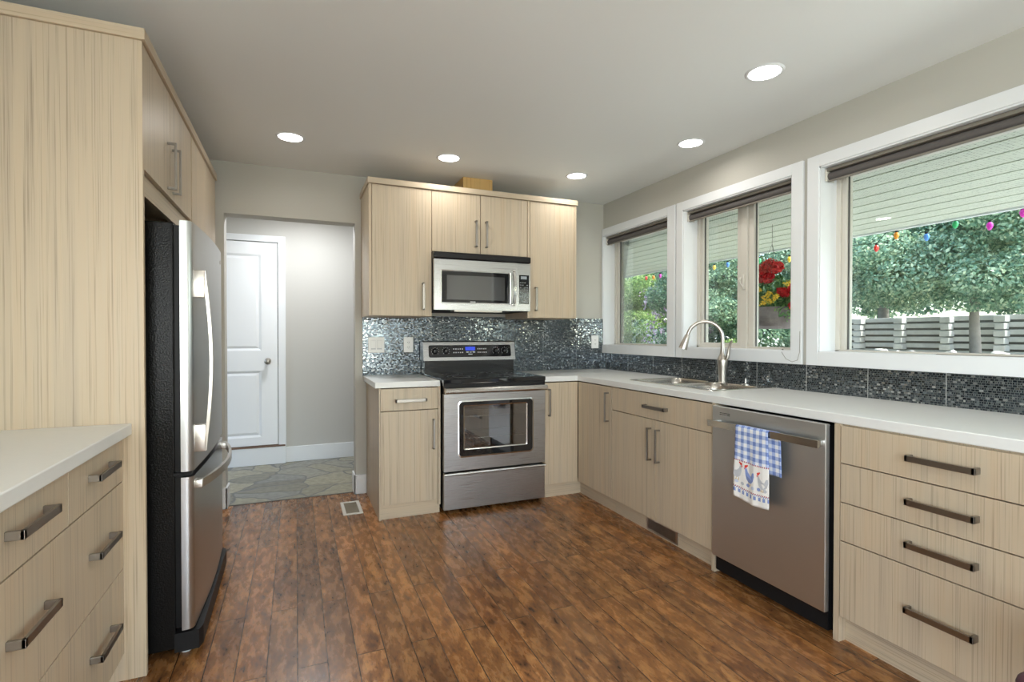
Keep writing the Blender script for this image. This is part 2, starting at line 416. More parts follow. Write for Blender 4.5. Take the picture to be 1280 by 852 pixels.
M['leaf_basket'] = leafmat('basket_leaves', [(.06, .18, .05), (.14, .32, .10), (.30, .45, .15)])
M['petal_red'] = leafmat('red_petals', [(.45, .01, .02), (.75, .02, .03), (.85, .05, .05)], .2)
M['petal_yellow'] = leafmat('yellow_petals', [(.75, .50, .03), (.85, .65, .08)], .2)
M['petal_pink'] = leafmat('purple_petals', [(.40, .24, .36), (.55, .38, .50), (.70, .60, .70)], .2)
M['petal_white'] = leafmat('white_petals', [(.75, .76, .72), (.85, .86, .82)], .2)

# ================================================================== SETTING
XR, YB, ZC = 2.6575, 4.124, 2.446
XL, YF = -1.20, -2.80
CT, CB = .914, .8745                       # counter top and underside

def panelled(mb, ax, p0, p1, u0, u1, z0, z1, holes):
    """wall slab with rectangular holes; ax = 'x' (wall runs along y) or 'y' (runs along x)"""
    us = sorted({u0, u1, *[h[0] for h in holes], *[h[1] for h in holes]})
    for a, b in zip(us, us[1:]):
        cuts = sorted([(h[2], h[3]) for h in holes if h[0] <= a and h[1] >= b]); z = z0
        for c0, c1 in cuts + [(z1, z1)]:
            if c0 > z:
                if ax == 'x': mb.box(p0, p1, a, b, z, c0)
                else: mb.box(a, b, p0, p1, z, c0)
            z = c1
    return mb

OPEN = [(3.2024, 4.1153, 1.1355, 2.1486), (2.1224, 3.0338, 1.1355, 2.1486), (.20, 1.9569, 1.1355, 2.1486)]
struct(panelled(MB(), 'x', XR, 2.86, YF, YB, 0, ZC, OPEN).build('wall_right', M['wall']))
struct(panelled(MB(), 'y', YB, 4.262, XL, 2.86, 0, ZC, [(-.465, .42, 0, 2.085)]).build('wall_back', M['wall']))
struct(panelled(MB(), 'x', XL - .12, XL, YF, 4.262, 0, ZC, [(-2.35, -.25, .55, 2.15)]).build('wall_left', M['wall']))
struct(panelled(MB(), 'y', YF - .14, YF, XL - .12, 2.86, 0, ZC, [(-.8, 2.2, .2, 2.2)]).build('wall_front', M['wall']))
struct(MB().box(XL - .12, 2.66, YF, 4.175, -.04, 0).build('floor', M['floor']))
struct(MB().box(-2.2, 2.66, 4.175, 5.5, -.04, -.001).build('floor_hall', M['flag']))
struct(MB().box(-2.3, 2.86, YF - .14, 5.6, ZC, ZC + .2).build('ceiling', M['ceiling']))
struct(MB().box(-2.2, 2.66, 5.42, 5.56, 0, ZC).build('wall_hall_back', M['hallwall']))
struct(MB().box(-2.3, -2.2, 4.262, 5.56, 0, ZC).build('wall_hall_left', M['hallwall']))
struct(MB().box(2.66, 2.86, 4.262, 5.56, 0, ZC).build('wall_hall_right', M['hallwall']))
# baseboards
struct(MB().box(.405, .4985, YB - .014, YB, 0, .148, bev=.003).box(.406, .42, YB - .014, 4.262, 0, .148, bev=.003).build('baseboard_back', M['white']))
struct(MB().box(-.465, -.451, YB - .014, 4.262, 0, .148, bev=.003).box(-.495, -.451, YB - .014, YB, 0, .148, bev=.003).build('baseboard_back_left', M['white']))
struct(MB().box(-.095, 2.66, 5.405, 5.42, 0, .148, bev=.003).build('baseboard_hall', M['white']))
struct(MB().box(-1.1, -.095, 5.375, 5.42, 0, .165, bev=.003).build('trim_step', M['white']))
struct(MB().box(-.46, .415, 4.168, 4.182, 0, .0035).build('trim_floor_strip', M['vinyl_dark']))

# hall door
d = thing('door_1', None, None, (-.565, 5.41, .18)); struct(d)
mb = MB()                                      # slab with two raised, moulded panels
y0 = 5.395
panelled(mb, 'y', y0, 5.419, -.965, -.165, .185, 2.098, [(-.825, -.303, .262, .890), (-.825, -.303, 1.078, 1.985)])
for z0, z1 in ((.262, .890), (1.078, 1.985)):
    x0, x1 = -.825, -.303
    o = [(x0, y0, z0), (x1, y0, z0), (x1, y0, z1), (x0, y0, z1)]
    k = .022; i = [(x0+k, y0+.012, z0+k), (x1-k, y0+.012, z0+k), (x1-k, y0+.012, z1-k), (x0+k, y0+.012, z1-k)]
    k = .045; j = [(x0+k, y0+.003, z0+k), (x1-k, y0+.003, z0+k), (x1-k, y0+.003, z1-k), (x0+k, y0+.003, z1-k)]
    for q in range(4):
        r = (q + 1) % 4
        mb.face([o[q], o[r], i[r], i[q]]); mb.face([i[q], i[r], j[r], j[q]])
    mb.face(j)
mb.build('door_slab', M['doorwhite'], d)
mb = MB()
for a in ((-1.045, -.975, .168, 2.165), (-.158, -.092, .168, 2.165), (-.975, -.158, 2.105, 2.165)):
    mb.box(a[0], a[1], 5.385, 5.42, a[2], a[3], bev=.004)
mb.build('door_casing', M['white'], d)
k = MB().lathe([(.030, 0), (.030, -.006), (.012, -.010), (.011, -.035), (.024, -.042), (.030, -.056), (.027, -.070), (.012, -.078), (0, -.079)], (-.248, y0, .98), 20, 'y').build('door_knob', M['nickel'], d, smooth=True)
box('door_sweep', plain('brown_threshold', (.16, .09, .06), .5), d, -.965, -.10, 5.372, 5.41, .165, .180)
struct(k, 'structure')

# ------------------------------------------------------------------ windows
def window(i, y0, y1, oy0, oy1, bars, panes, low=1.153, latch=None, casing_z=(1.0614, 2.2136)):
    z0, z1 = 1.1355, 2.1486
    wd = thing('window_%d' % i, None, None, (XR, y0, z0)); struct(wd)
    mb = MB(); cx0, cx1 = XR - .019, XR
    mb.box(cx0, cx1, oy0, y0, casing_z[0], casing_z[1], bev=.0025); mb.box(cx0, cx1, y1, oy1, casing_z[0], casing_z[1], bev=.0025)
    mb.box(cx0, cx1, y0, y1, z1, casing_z[1], bev=.0025); mb.box(cx0, cx1, y0, y1, casing_z[0], z0, bev=.0025)
    mb.build('window_casing', M['white'], wd)
    t = .008; mb = MB()
    mb.box(XR - .012, 2.772, y0, y0 + t, z0, z1); mb.box(XR - .012, 2.772, y1 - t, y1, z0, z1)
    mb.box(XR - .012, 2.772, y0, y1, z1 - t, z1); mb.box(XR - .012, 2.772, y0, y1, z0 - .001, z0 + .004)
    mb.build('window_jamb', M['white'], wd)
    mb = MB(); f0, f1 = 2.772, 2.84; fw = .030
    mb.box(f0, f1, y1 - fw, y1, z0, z1, bev=.003); mb.box(f0, f1, y0, y0 + fw, z0, z1, bev=.003)
    mb.box(f0, f1, y0, y1, z0, low - .006, bev=.002); mb.box(f0, f1, y0, y1, z1 - .05, z1, bev=.002)
    mb.box(f0 + .012, f1, y1 - fw - .026, y1 - fw, z0, z1, bev=.003); mb.box(f0 + .012, f1, y0 + fw, y0 + fw + .026, z0, z1, bev=.003)
    mb.build('window_frame', M['vinyl'], wd)
    for a, b, c0, c1 in bars:
        MB().box(2.778 + c0, 2.83, a, b, z0, z1, bev=.004).build('sash_stile', M['vinyl'], wd)
    for a, b, c in panes:
        g = MB().box(2.808, 2.812, a, b, c - .004, z1 - .03).build('window_pane', M['glass'], wd)
        MB().box(2.800, 2.807, b - .008, b, c - .004, z1 - .03).box(2.800, 2.807, a, a + .006, c - .004, z1 - .03).build('pane_gasket', M['vinyl_dark'], g)
    if latch:
        ly, lz = latch
        mb = MB().box(2.755, 2.770, ly - .011, ly + .011, lz - .05, lz + .05, bev=.005)
        mb.strip([(2.756, ly, lz - .032), (2.740, ly + .006, lz - .012), (2.736, ly + .010, lz + .012), (2.748, ly + .006, lz + .034)], (0, .006, 0), .004)
        mb.build('sash_lock', M['vinyl'], wd, smooth=True)
    return wd
window(1, 3.2024, 4.1153, 3.1174, 4.1175, [], [(3.25, 4.058, 1.157)], 1.158)
window(2, 2.1224, 3.0338, 2.0543, 3.1010, [(2.612, 2.650, .0, 0), (2.560, 2.611, -.010, 0), (2.516, 2.559, .004, 0)],
       [(2.63, 2.978, 1.174), (2.175, 2.518, 1.158)], 1.158, (2.585, 1.583))
MB().box(2.778, 2.83, 2.64, 2.98, 1.150, 1.174, bev=.003).build('sash_rail', M['vinyl'], bpy.data.objects['window_2'])
window(3, .20, 1.9569, .12, 2.0256, [], [(.25, 1.902, 1.153)], 1.153)
# invented glazed opening behind the camera, made to hold the rear fill light
wd = thing('window_4', None, None, (.7, YF, .2)); struct(wd)
mb = MB()
for a in ((-.8, -.72), (.66, .74), (2.12, 2.2)): mb.box(a[0], a[1], YF - .1, YF - .02, .2, 2.2)
mb.box(-.8, 2.2, YF - .1, YF - .02, .2, .28); mb.box(-.8, 2.2, YF - .1, YF - .02, 2.12, 2.2)
mb.build('window_frame', M['white'], wd)
MB().box(-.72, .66, YF - .07, YF - .06, .28, 2.12).build('window_pane', M['glass'], wd)
MB().box(.74, 2.12, YF - .07, YF - .06, .28, 2.12).build('window_pane', M['glass'], wd)

wd = thing('window_5', None, None, (XL, -1.3, .55)); struct(wd)  # unseen side window, added as the place for the side fill light
mb = MB()
for a in ((-2.35, -2.28), (-1.335, -1.265), (-.32, -.25)): mb.box(XL - .10, XL - .03, a[0], a[1], .55, 2.15)
mb.box(XL - .10, XL - .03, -2.28, -.32, .55, .62); mb.box(XL - .10, XL - .03, -2.28, -.32, 2.08, 2.15)
mb.build('window_frame', M['white'], wd)
MB().box(XL - .07, XL - .06, -2.28, -1.335, .62, 2.08).build('window_pane', M['glass'], wd)
MB().box(XL - .07, XL - .06, -1.265, -.32, .62, 2.08).build('window_pane', M['glass'], wd)
# ------------------------------------------------------------------ backsplash (fixed to the walls)
struct(MB().box(.473, 2.6455, 4.112, YB, .905, 1.380).build('wall_back_mosaic', M['mosaic_back']))
struct(MB().box(2.6455, XR, .2, YB, .905, 1.0612).build('wall_right_mosaic', M['mosaic_side']))

# ================================================================== CABINETS
def fb(mb, fr, f, a0, a1, d0, d1, z0, z1, bev=0):
    """box in front coordinates: fr = side faced, f = plane of the door fronts, a along the front, d outwards"""
    if fr == 'x-': mb.box(f - d0, f - d1, a0, a1, z0, z1, bev=bev)
    elif fr == 'x+': mb.box(f + d0, f + d1, a0, a1, z0, z1, bev=bev)
    else: mb.box(a0, a1, f - d0, f - d1, z0, z1, bev=bev)
    return mb

def carcass(mb, fr, f, a0, a1, depth, z0, z1, t=.018, flush=(False, False), top=True, back=True):
    d = -.0195
    fb(mb, fr, f, a0, a0 + t, 0 if flush[0] else d, -depth, z0, z1); fb(mb, fr, f, a1 - t, a1, 0 if flush[1] else d, -depth, z0, z1)
    fb(mb, fr, f, a0 + t, a1 - t, d, -depth, z0, z0 + t)
    if top: fb(mb, fr, f, a0 + t, a1 - t, d, -depth, z1 - t, z1)
    if back: fb(mb, fr, f, a0 + t, a1 - t, -depth + .006, -depth, z0 + t, z1 - t)
    return mb

def pull(parent, fr, f, a, z, L, vertical=False, w=.010, label=None, out=.034):
    mb = MB(); h = L / 2
    if vertical:
        fb(mb, fr, f, a - w/2 - .001, a + w/2 + .001, out - .008, out, z - h, z + h, bev=.001)
        fb(mb, fr, f, a - w/2, a + w/2, 0, out, z + h - .010, z + h, bev=.001); fb(mb, fr, f, a - w/2, a + w/2, 0, out, z - h, z - h + .010, bev=.001)
    else:
        fb(mb, fr, f, a - h, a + h, out - .008, out, z - w, z + w, bev=.001)
        fb(mb, fr, f, a - h, a - h + .010, 0, out, z - w, z + w, bev=.001); fb(mb, fr, f, a + h - .010, a + h, 0, out, z - w, z + w, bev=.001)
    return mb.build('handle', M['handle'], parent)

def front(name, parent, fr, f, a0, a1, z0, z1, t=.019):
    g = .0022
    mb = MB(); fb(mb, fr, f, a0 + g, a1 - g, 0, -t, z0 + g, z1 - g, bev=.0008)
    return mb.build(name, M['oak'], parent)

# --- sink cabinet and corner on the window wall (fronts face -x at X = 1.9985)
F = 1.9985; KX = 2.0381; ZB = .101
c = thing('corner_base_cabinet', 'oak corner base cabinet with two single doors meeting between the range and the sink cabinet', 'cabinet', (2.3, 3.5, 0))
mb = MB()
mb.box(1.695, 1.713, 3.472, 4.10, ZB, CB); mb.box(1.713, 2.64, 3.472, 4.10, ZB, ZB + .018)       # wing along the back wall
mb.box(1.713, 2.64, 4.085, 4.10, ZB + .018, CB); mb.box(F + .0195, 2.64, 2.994, 3.012, ZB, CB)
mb.box(F + .0195, 2.64, 3.012, 3.472, ZB, ZB + .018); mb.box(2.62, 2.64, 3.012, 4.085, ZB + .018, CB)
mb.build('carcass', M['oak'], c)
dr = front('door', c, 'y-', 3.4524, 1.697, 1.997, ZB, .870); pull(dr, 'y-', 3.4524, 1.745, .722, .205, True)
dr = front('door', c, 'x-', F, 2.993, 3.4500, ZB, .870); pull(dr, 'x-', F, 3.035, .728, .205, True)
MB().box(1.695, KX + .015, 3.4813, 3.496, 0, ZB).build('toe_kick', M['oak_h'], c)
MB().box(KX, KX + .015, 2.994, 3.4813, 0, ZB).build('toe_kick', M['oak_h'], c)

c = thing('sink_base_cabinet', 'oak sink base cabinet with one wide false drawer over two doors beneath the window', 'cabinet', (2.3, 2.53, 0))
mb = carcass(MB(), 'x-', F, 2.0672, 2.9905, .64, ZB, CB, top=False); mb.build('carcass', M['oak'], c)
dr = front('drawer', c, 'x-', F, 2.0672, 2.9914, .7147, .870); pull(dr, 'x-', F, 2.515, .790, .205)
dr = front('door', c, 'x-', F, 2.5284, 2.9914, ZB, .7147); pull(dr, 'x-', F, 2.568, .563, .20, True)
dr = front('door', c, 'x-', F, 2.0672, 2.5284, ZB, .7147); pull(dr, 'x-', F, 2.489, .563, .20, True)
MB().box(KX, KX + .015, 2.0672, 2.366, 0, ZB).box(KX, KX + .015, 2.650, 2.9914, 0, ZB).box(KX, KX + .015, 2.366, 2.650, 0, .010).box(KX, KX + .015, 2.366, 2.65, .087, ZB).build('toe_kick', M['oak_h'], c)

v = thing('toe_kick_vent', 'grey metal louvred vent set in the toe kick under the sink cabinet', 'vent', (KX, 2.508, .05))
mb = MB(); mb.box(KX - .005, KX, 2.366, 2.650, .010, .020); mb.box(KX - .005, KX, 2.366, 2.650, .078, .087); mb.box(KX - .005, KX, 2.366, 2.382, .02, .078); mb.box(KX - .005, KX, 2.634, 2.65, .02, .078)
mb.build('frame', M['nickel'], v)
mb = MB()
for i in range(24): y = 2.386 + i * .0104; mb.box(KX - .003, KX + .006, y, y + .004, .02, .078)
mb.build('louvres', M['nickel'], v)
MB().box(KX + .007, KX + .012, 2.368, 2.648, .012, .085).build('backing', M['blackmatte'], v)

c = thing('end_panel', 'oak end panel on the sink side of the dishwasher', 'cabinet panel', (2.3, 2.056, 0))
MB().box(F, 2.645, 2.0462, 2.0662, 0, CB - .0005).build('panel', M['oak'], c)
c = thing('end_panel', 'oak end panel between the dishwasher and the four-drawer cabinet', 'cabinet panel', (2.3, 1.393, 0))
MB().box(F, 2.645, 1.3822, 1.4053, 0, CB - .0005).build('panel', M['oak'], c)

c = thing('drawer_cabinet', 'oak base cabinet with four wide drawers beside the dishwasher', 'cabinet', (2.3, 1.02, 0))
carcass(MB(), 'x-', F, .673, 1.3812, .64, ZB, CB).build('carcass', M['oak'], c)
for z0, z1, hz in ((.719, .870, .797), (.5639, .719, .643), (.4099, .5639, .492), (.1042, .4099, .262)):
    dr = front('drawer', c, 'x-', F, .673, 1.3808, z0, z1); pull(dr, 'x-', F, 1.027, hz, .204, w=.0105)
MB().box(KX, KX + .015, .673, 1.3812, 0, ZB).build('toe_kick', M['oak_h'], c)
c = thing('base_cabinet', 'oak two-door base cabinet at the near end of the window counter', 'cabinet', (2.3, .43, 0))
carcass(MB(), 'x-', F, .21, .672, .64, ZB, CB).build('carcass', M['oak'], c)
for a, b in ((.21, .441), (.441, .672)):
    dr = front('door', c, 'x-', F, a, b, .1042, .870); pull(dr, 'x-', F, .441 + (.03 if b > .6 else -.03), .72, .2, True)
MB().box(KX, KX + .015, .21, .672, 0, ZB).build('toe_kick', M['oak_h'], c)

# --- base cabinet beside the doorway
F2 = 3.4524
c = thing('base_cabinet', 'narrow oak base cabinet with a drawer over a door, left of the range', 'cabinet', (.71, 3.75, 0))
mb = MB()
mb.box(.4995, .5085, F2, 4.105, 0, CB); mb.box(.8975, .914, F2, 4.105, 0 + .062, CB); mb.box(.5085, .8975, F2 + .02, 4.105, .09, .108)
mb.box(.5085, .8975, 4.09, 4.105, .108, CB)
mb.build('carcass', M['oak'], c)
dr = front('drawer', c, 'y-', F2, .5085, .8975, .721, .871); pull(dr, 'y-', F2, .709, .790, .21)
dr = front('door', c, 'y-', F2, .5085, .8975, .098, .7205); pull(dr, 'y-', F2, .863, .553, .205, True)
MB().box(.5085, .912, F2 + .022, F2 + .036, 0, .0975).build('toe_kick', M['oak_h'], c)

# --- wall cabinets round the microwave
F3 = 3.6528; Z0, Z1 = 1.3621, 2.2719
c = thing('wall_cabinet', 'tall oak single-door wall cabinet on the doorway side of the microwave', 'cabinet', (.68, 3.9, Z0), 'single-door oak wall cabinets')
carcass(MB(), 'y-', F3, .4633, .9020, .468, Z0, Z1, flush=(True, True)).build('carcass', M['oak'], c)
dr = front('door', c, 'y-', F3, .4818, .8870, Z0, Z1); pull(dr, 'y-', F3, .839, 1.503, .195, True, w=.014)
c = thing('wall_cabinet', 'short oak double-door wall cabinet directly above the microwave', 'cabinet', (1.28, 3.9, 1.83))
carcass(MB(), 'y-', F3, .9030, 1.6620, .468, 1.830, Z1).build('carcass', M['oak'], c)
dr = front('door', c, 'y-', F3, .9035, 1.2747, 1.832, Z1); pull(dr, 'y-', F3, 1.236, 1.978, .196, True, w=.013)
dr = front('door', c, 'y-', F3, 1.2747, 1.6600, 1.832, Z1); pull(dr, 'y-', F3, 1.318, 1.978, .196, True, w=.013)
c = thing('wall_cabinet', 'tall oak single-door wall cabinet on the window side of the microwave', 'cabinet', (1.88, 3.9, Z0), 'single-door oak wall cabinets')
carcass(MB(), 'y-', F3, 1.6630, 2.0967, .468, Z0, Z1, flush=(True, True)).build('carcass', M['oak'], c)
dr = front('door', c, 'y-', F3, 1.6820, 2.0785, Z0, Z1); pull(dr, 'y-', F3, 1.729, 1.508, .185, True, w=.016)
o = MB().box(.4540, 2.1030, F3 - .014, 4.122, 2.2725, 2.3121, bev=.002).build('cornice_board', M['oak_h'], origin=(1.28, 3.9, 2.2725))
tag(o, 'flat oak cornice board along the top of the wall cabinets over the range', 'cornice')
o = MB().box(1.190, 1.430, 3.81, 4.12, 2.3123, ZC - .001, bev=.001).build('duct_box', M['pine'], origin=(1.31, 3.96, 2.3123))
tag(o, 'orange pine duct box on top of the wall cabinets, reaching the ceiling', 'duct cover')

# --- tall units along the left wall
FL = -.5026; P0 = 2.2057
c = thing('end_panel', 'tall oak end panel standing between the white counter and the fridge', 'cabinet panel', (-.85, 2.215, 0))
MB().box(XL + .001, FL + .001, P0, P0 + .020, 0, 2.2719, bev=.0008).build('panel', M['oak'], c)
c = thing('wall_cabinet', 'oak double-door cabinet high above the fridge', 'cabinet', (-.85, 2.68, 1.821))
carcass(MB(), 'x+', FL, P0 + .0205, 3.1365, .69, 1.821, 2.2719, flush=(False, False)).build('carcass', M['oak'], c)
dr = front('door', c, 'x+', FL, P0 + .0205, 2.6450, 1.822, 2.2715); pull(dr, 'x+', FL, 2.598, 1.948, .20, True)
dr = front('door', c, 'x+', FL, 2.6450, 3.1360, 1.822, 2.2715); pull(dr, 'x+', FL, 2.692, 1.948, .20, True)
MB().box(FL - .035, FL - .017, P0 + .0205, 3.1355, 1.745, 1.8205).build('valance', M['oak_h'], c)
c = thing('pantry_cabinet', 'full-height oak pantry cabinet between the fridge and the doorway wall', 'cabinet', (-.85, 3.57, 0))
carcass(MB(), 'x+', FL, 3.1375, 4.0, .69, .1, 2.2719, flush=(False, True)).build('carcass', M['oak'], c)
for a, b, hy in ((3.1555, 3.568, 3.53), (3.568, 3.981, 3.61)):
    dr = front('door', c, 'x+', FL, a, b, .1, 2.2715); pull(dr, 'x+', FL, hy, 1.12, .2, True)
MB().box(FL - .06, FL - .045, 3.1375, 4.0, 0, .1).build('toe_kick', M['oak_h'], c)
o = MB().box(XL + .001, FL + .012, P0 - .012, 4.006, 2.2725, 2.3121, bev=.002).build('cornice_board', M['oak_h'], origin=(-.85, 3.1, 2.2725))
tag(o, 'flat oak cornice board along the top of the fridge and pantry units', 'cornice')

F4 = -.5667
c = thing('drawer_cabinet', 'oak base cabinet of two small over two wide drawers beside the tall panel', 'cabinet', (-.87, 1.73, 0))
carcass(MB(), 'x+', F4, 1.257, P0 - .0012, .63, .0963, CB).build('carcass', M['oak'], c)
dr = front('drawer', c, 'x+', F4, 1.7328, P0 - .001, .7123, .870); pull(dr, 'x+', F4, 1.968, .803, .19)
dr = front('drawer', c, 'x+', F4, 1.2570, 1.7328, .7123, .870); pull(dr, 'x+', F4, 1.497, .803, .19)
for z0, z1, hz in ((.4035, .7123, .570), (.0963, .4035, .262)):
    dr = front('drawer', c, 'x+', F4, 1.257, P0 - .001, z0, z1)
    for hy in (1.968, 1.497): pull(dr, 'x+', F4, hy, hz, .19)
MB().box(F4 - .075, F4 - .06, 1.257, P0 - .002, 0, .0963).build('toe_kick', M['oak_h'], c)
c = thing('base_cabinet', 'oak two-door base cabinet at the near end of the white counter opposite the range', 'cabinet', (-.87, .78, 0))
carcass(MB(), 'x+', F4, .31, 1.256, .63, .0963, CB).build('carcass', M['oak'], c)
for a, b in ((.31, .783), (.783, 1.256)):
    dr = front('door', c, 'x+', F4, a, b, .0963, .870); pull(dr, 'x+', F4, .783 + (.04 if b > 1 else -.04), .72, .2, True)
MB().box(F4 - .075, F4 - .06, .31, 1.256, 0, .0963).build('toe_kick', M['oak_h'], c)

# ------------------------------------------------------------------ worktops
def slab(name, label, xs, ys, keep, z0, z1, origin):
    """worktop: grid cells kept, extruded to a closed solid, edges eased"""
    bm = bmesh.new()
    for i in range(len(xs) - 1):
        for j in range(len(ys) - 1):
            if keep(i, j):
                bm.faces.new([bm.verts.new(p) for p in ((xs[i], ys[j], z0), (xs[i], ys[j+1], z0), (xs[i+1], ys[j+1], z0), (xs[i+1], ys[j], z0))])
    bmesh.ops.remove_doubles(bm, verts=bm.verts[:], dist=1e-5)
    r = bmesh.ops.extrude_face_region(bm, geom=bm.faces[:])
    bmesh.ops.translate(bm, vec=(0, 0, z1 - z0), verts=[v for v in r['geom'] if isinstance(v, bmesh.types.BMVert)])
    bmesh.ops.recalc_face_normals(bm, faces=bm.faces[:])
    bmesh.ops.dissolve_limit(bm, angle_limit=.01, verts=bm.verts[:], edges=bm.edges[:])
    m = MB(); m.bm.free(); m.bm = bm
    o = m.build(name, M['counter'], origin=origin)
    b = o.modifiers.new('ease', 'BEVEL'); b.width = .004; b.segments = 3; b.limit_method = 'ANGLE'; b.angle_limit = R(40)
    return tag(o, label, 'countertop')
slab('countertop', 'white L-shaped countertop running under the windows, with the sink cut into it', [1.698, 2.0016, 2.163, 2.571, 2.6445], [.205, 2.238, 3.000, 3.4652, 4.111],
     lambda i, j: (j == 3 or i > 0) and not (i == 2 and j == 1), CB, CT, (2.3, 2.2, CB))
slab('countertop', 'small square white countertop on the narrow cabinet beside the doorway', [.4759, .9170], [3.4652, 4.111], lambda i, j: True, CB, CT, (.7, 3.8, CB))
slab('countertop', 'white countertop ending against the tall oak panel by the fridge', [XL + .001, -.5394], [.305, P0 - .0005], lambda i, j: True, CB, CT, (-.87, 1.3, CB))

# ================================================================== RANGE
X0, X1, YR = .9235, 1.6900, 3.398
rg = thing('range', 'stainless steel electric range with a black glass cooktop', 'stove', (1.307, 3.75, 0))
MB().box(X0 + .004, X1 - .004, YR + .048, 4.08, .022, .905).build('body', M['blackmatte'], rg)
for x in (X0 + .05, X1 - .05):
    for y in (3.50, 4.02): MB().lathe([(.018, .0), (.018, .006), (.008, .008), (.008, .024)], (x, y, 0), 12).build('foot', M['blackmatte'], rg)
mb = MB().box(X0 - .003, X1 + .001, YR - .008, 3.985, .893, .926, bev=.006); ck = mb.build('cooktop', M['blackgloss'], rg)
for cx, cy, rr in ((1.11, 3.60, .105), (1.50, 3.60, .085), (1.11, 3.84, .08), (1.50, 3.84, .105)):
    for r2 in (rr, rr * .62):
        mb = MB(); mb.tube([(cx + r2*math.cos(a*math.pi/16), cy + r2*math.sin(a*math.pi/16), .9262) for a in range(32)], .0008, 4, closed=True); mb.build('burner_ring', M['ring'], ck)
MB().box(X0, X1, YR + .004, YR + .048, .868, .893).build('front_rail', M['black'], rg)
# oven door: frame around the window, inner pane, oven light space behind
od = panelled(MB(), 'y', YR, YR + .045, X0 + .001, X1 - .001, .293, .822, [(1.030, 1.588, .389, .767)]).build('oven_door', M['steel'], rg)
def rrect(x0, x1, z0, z1, r, n=5):
    p = []
    for cx, cz, a0 in ((x1 - r, z1 - r, 0), (x0 + r, z1 - r, 90), (x0 + r, z0 + r, 180), (x1 - r, z0 + r, 270)):
        for k in range(n + 1): a = R(a0 + 90 * k / n); p.append((cx + r*math.cos(a), cz + r*math.sin(a)))
    return p
def ring(mb, outer, inner, y, dy):
    for q in range(len(outer)):
        r = (q + 1) % len(outer)
        mb.face([(outer[q][0], y, outer[q][1]), (outer[r][0], y, outer[r][1]), (inner[r][0], y + dy, inner[r][1]), (inner[q][0], y + dy, inner[q][1])])
A = rrect(1.022, 1.596, .381, .775, .030); B = rrect(1.031, 1.587, .390, .766, .024); Cc = rrect(1.062, 1.545, .434, .742, .012); D = rrect(1.069, 1.538, .441, .735, .008)
mb = MB(); ring(mb, A, [(a, b) for a, b in A], YR - .001, .004); ring(mb, A, B, YR - .001, -.002); mb.build('window_trim', M['chrome'], od)
mb = MB(); ring(mb, B, Cc, YR - .002, .001); mb.build('window_border', M['blackgloss'], od)
mb = MB(); ring(mb, Cc, D, YR - .003, .004); mb.build('inner_trim', M['chrome'], od)
mb = MB(); mb.face([(a, YR + .002, b) for a, b in D]); gl = mb.build('door_glass', M['oveng'], od)
mb = MB(); mb.box(1.03, 1.588, YR + .39, YR + .40, .36, .80); mb.box(1.03, 1.035, YR + .046, YR + .39, .36, .80); mb.box(1.583, 1.588, YR + .046, YR + .39, .36, .80)
mb.box(1.03, 1.588, YR + .046, YR + .39, .36, .365); mb.box(1.03, 1.588, YR + .046, YR + .39, .795, .80)
cav = mb.build('oven_cavity', plain('speckled_enamel', (.05, .052, .055), .35, var=.5, bscale=300), rg)
for z in (.50, .655):
    mb = MB()
    mb.tube([(1.04, YR + .06, z), (1.578, YR + .06, z)], .003, 6); mb.tube([(1.04, YR + .36, z), (1.578, YR + .36, z)], .003, 6)
    for i in range(18): x = 1.05 + i * .0305; mb.tube([(x, YR + .06, z), (x, YR + .36, z)], .0018, 5)
    mb.build('oven_rack', M['chrome'], rg)
# carve the body around the cavity by replacing it with a shell
old = [o for o in rg.children if o.name.startswith('body')][0]; bpy.data.objects.remove(old)
mb = MB(); mb.box(X0 + .004, 1.028, YR + .047, 4.08, .022, .892); mb.box(1.590, X1 - .004, YR + .047, 4.08, .022, .892)
mb.box(1.028, 1.590, YR + .047, 4.08, .022, .358); mb.box(1.028, 1.590, YR + .047, 4.08, .802, .892); mb.box(1.028, 1.590, YR + .41, 4.08, .358, .802)
mb.build('body', M['blackmatte'], rg)
# handle: broad steel bar across the door head
mb = MB()
pr = [(YR - .006, .826), (YR - .040, .829), (YR - .050, .840), (YR - .050, .856), (YR - .040, .866), (YR - .006, .868)]
mb.prism([(X0 + .002, y, z) for y, z in pr], (X1 - X0 - .004, 0, 0)); mb.build('oven_handle', M['chrome'], rg, smooth=True)
mb = MB(); mb.box(X0 + .03, X0 + .06, YR - .008, YR + .004, .83, .865); mb.box(X1 - .06, X1 - .03, YR - .008, YR + .004, .83, .865); mb.box(X0 + .002, X1 - .002, YR + .001, YR + .03, .823, .867); mb.build('handle_mount', M['black'], rg)
sd = MB().box(X0 + .001, X1 - .001, YR + .002, YR + .045, .028, .262, bev=.003).build('storage_drawer', M['steel'], rg)
pr = [(YR + .03, .262), (YR - .004, .262), (YR - .018, .272), (YR - .016, .280), (YR + .002, .285), (YR + .03, .285)]
MB().prism([(X0 + .001, y, z) for y, z in pr], (X1 - X0 - .002, 0, 0)).build('drawer_lip', M['chrome'], sd)
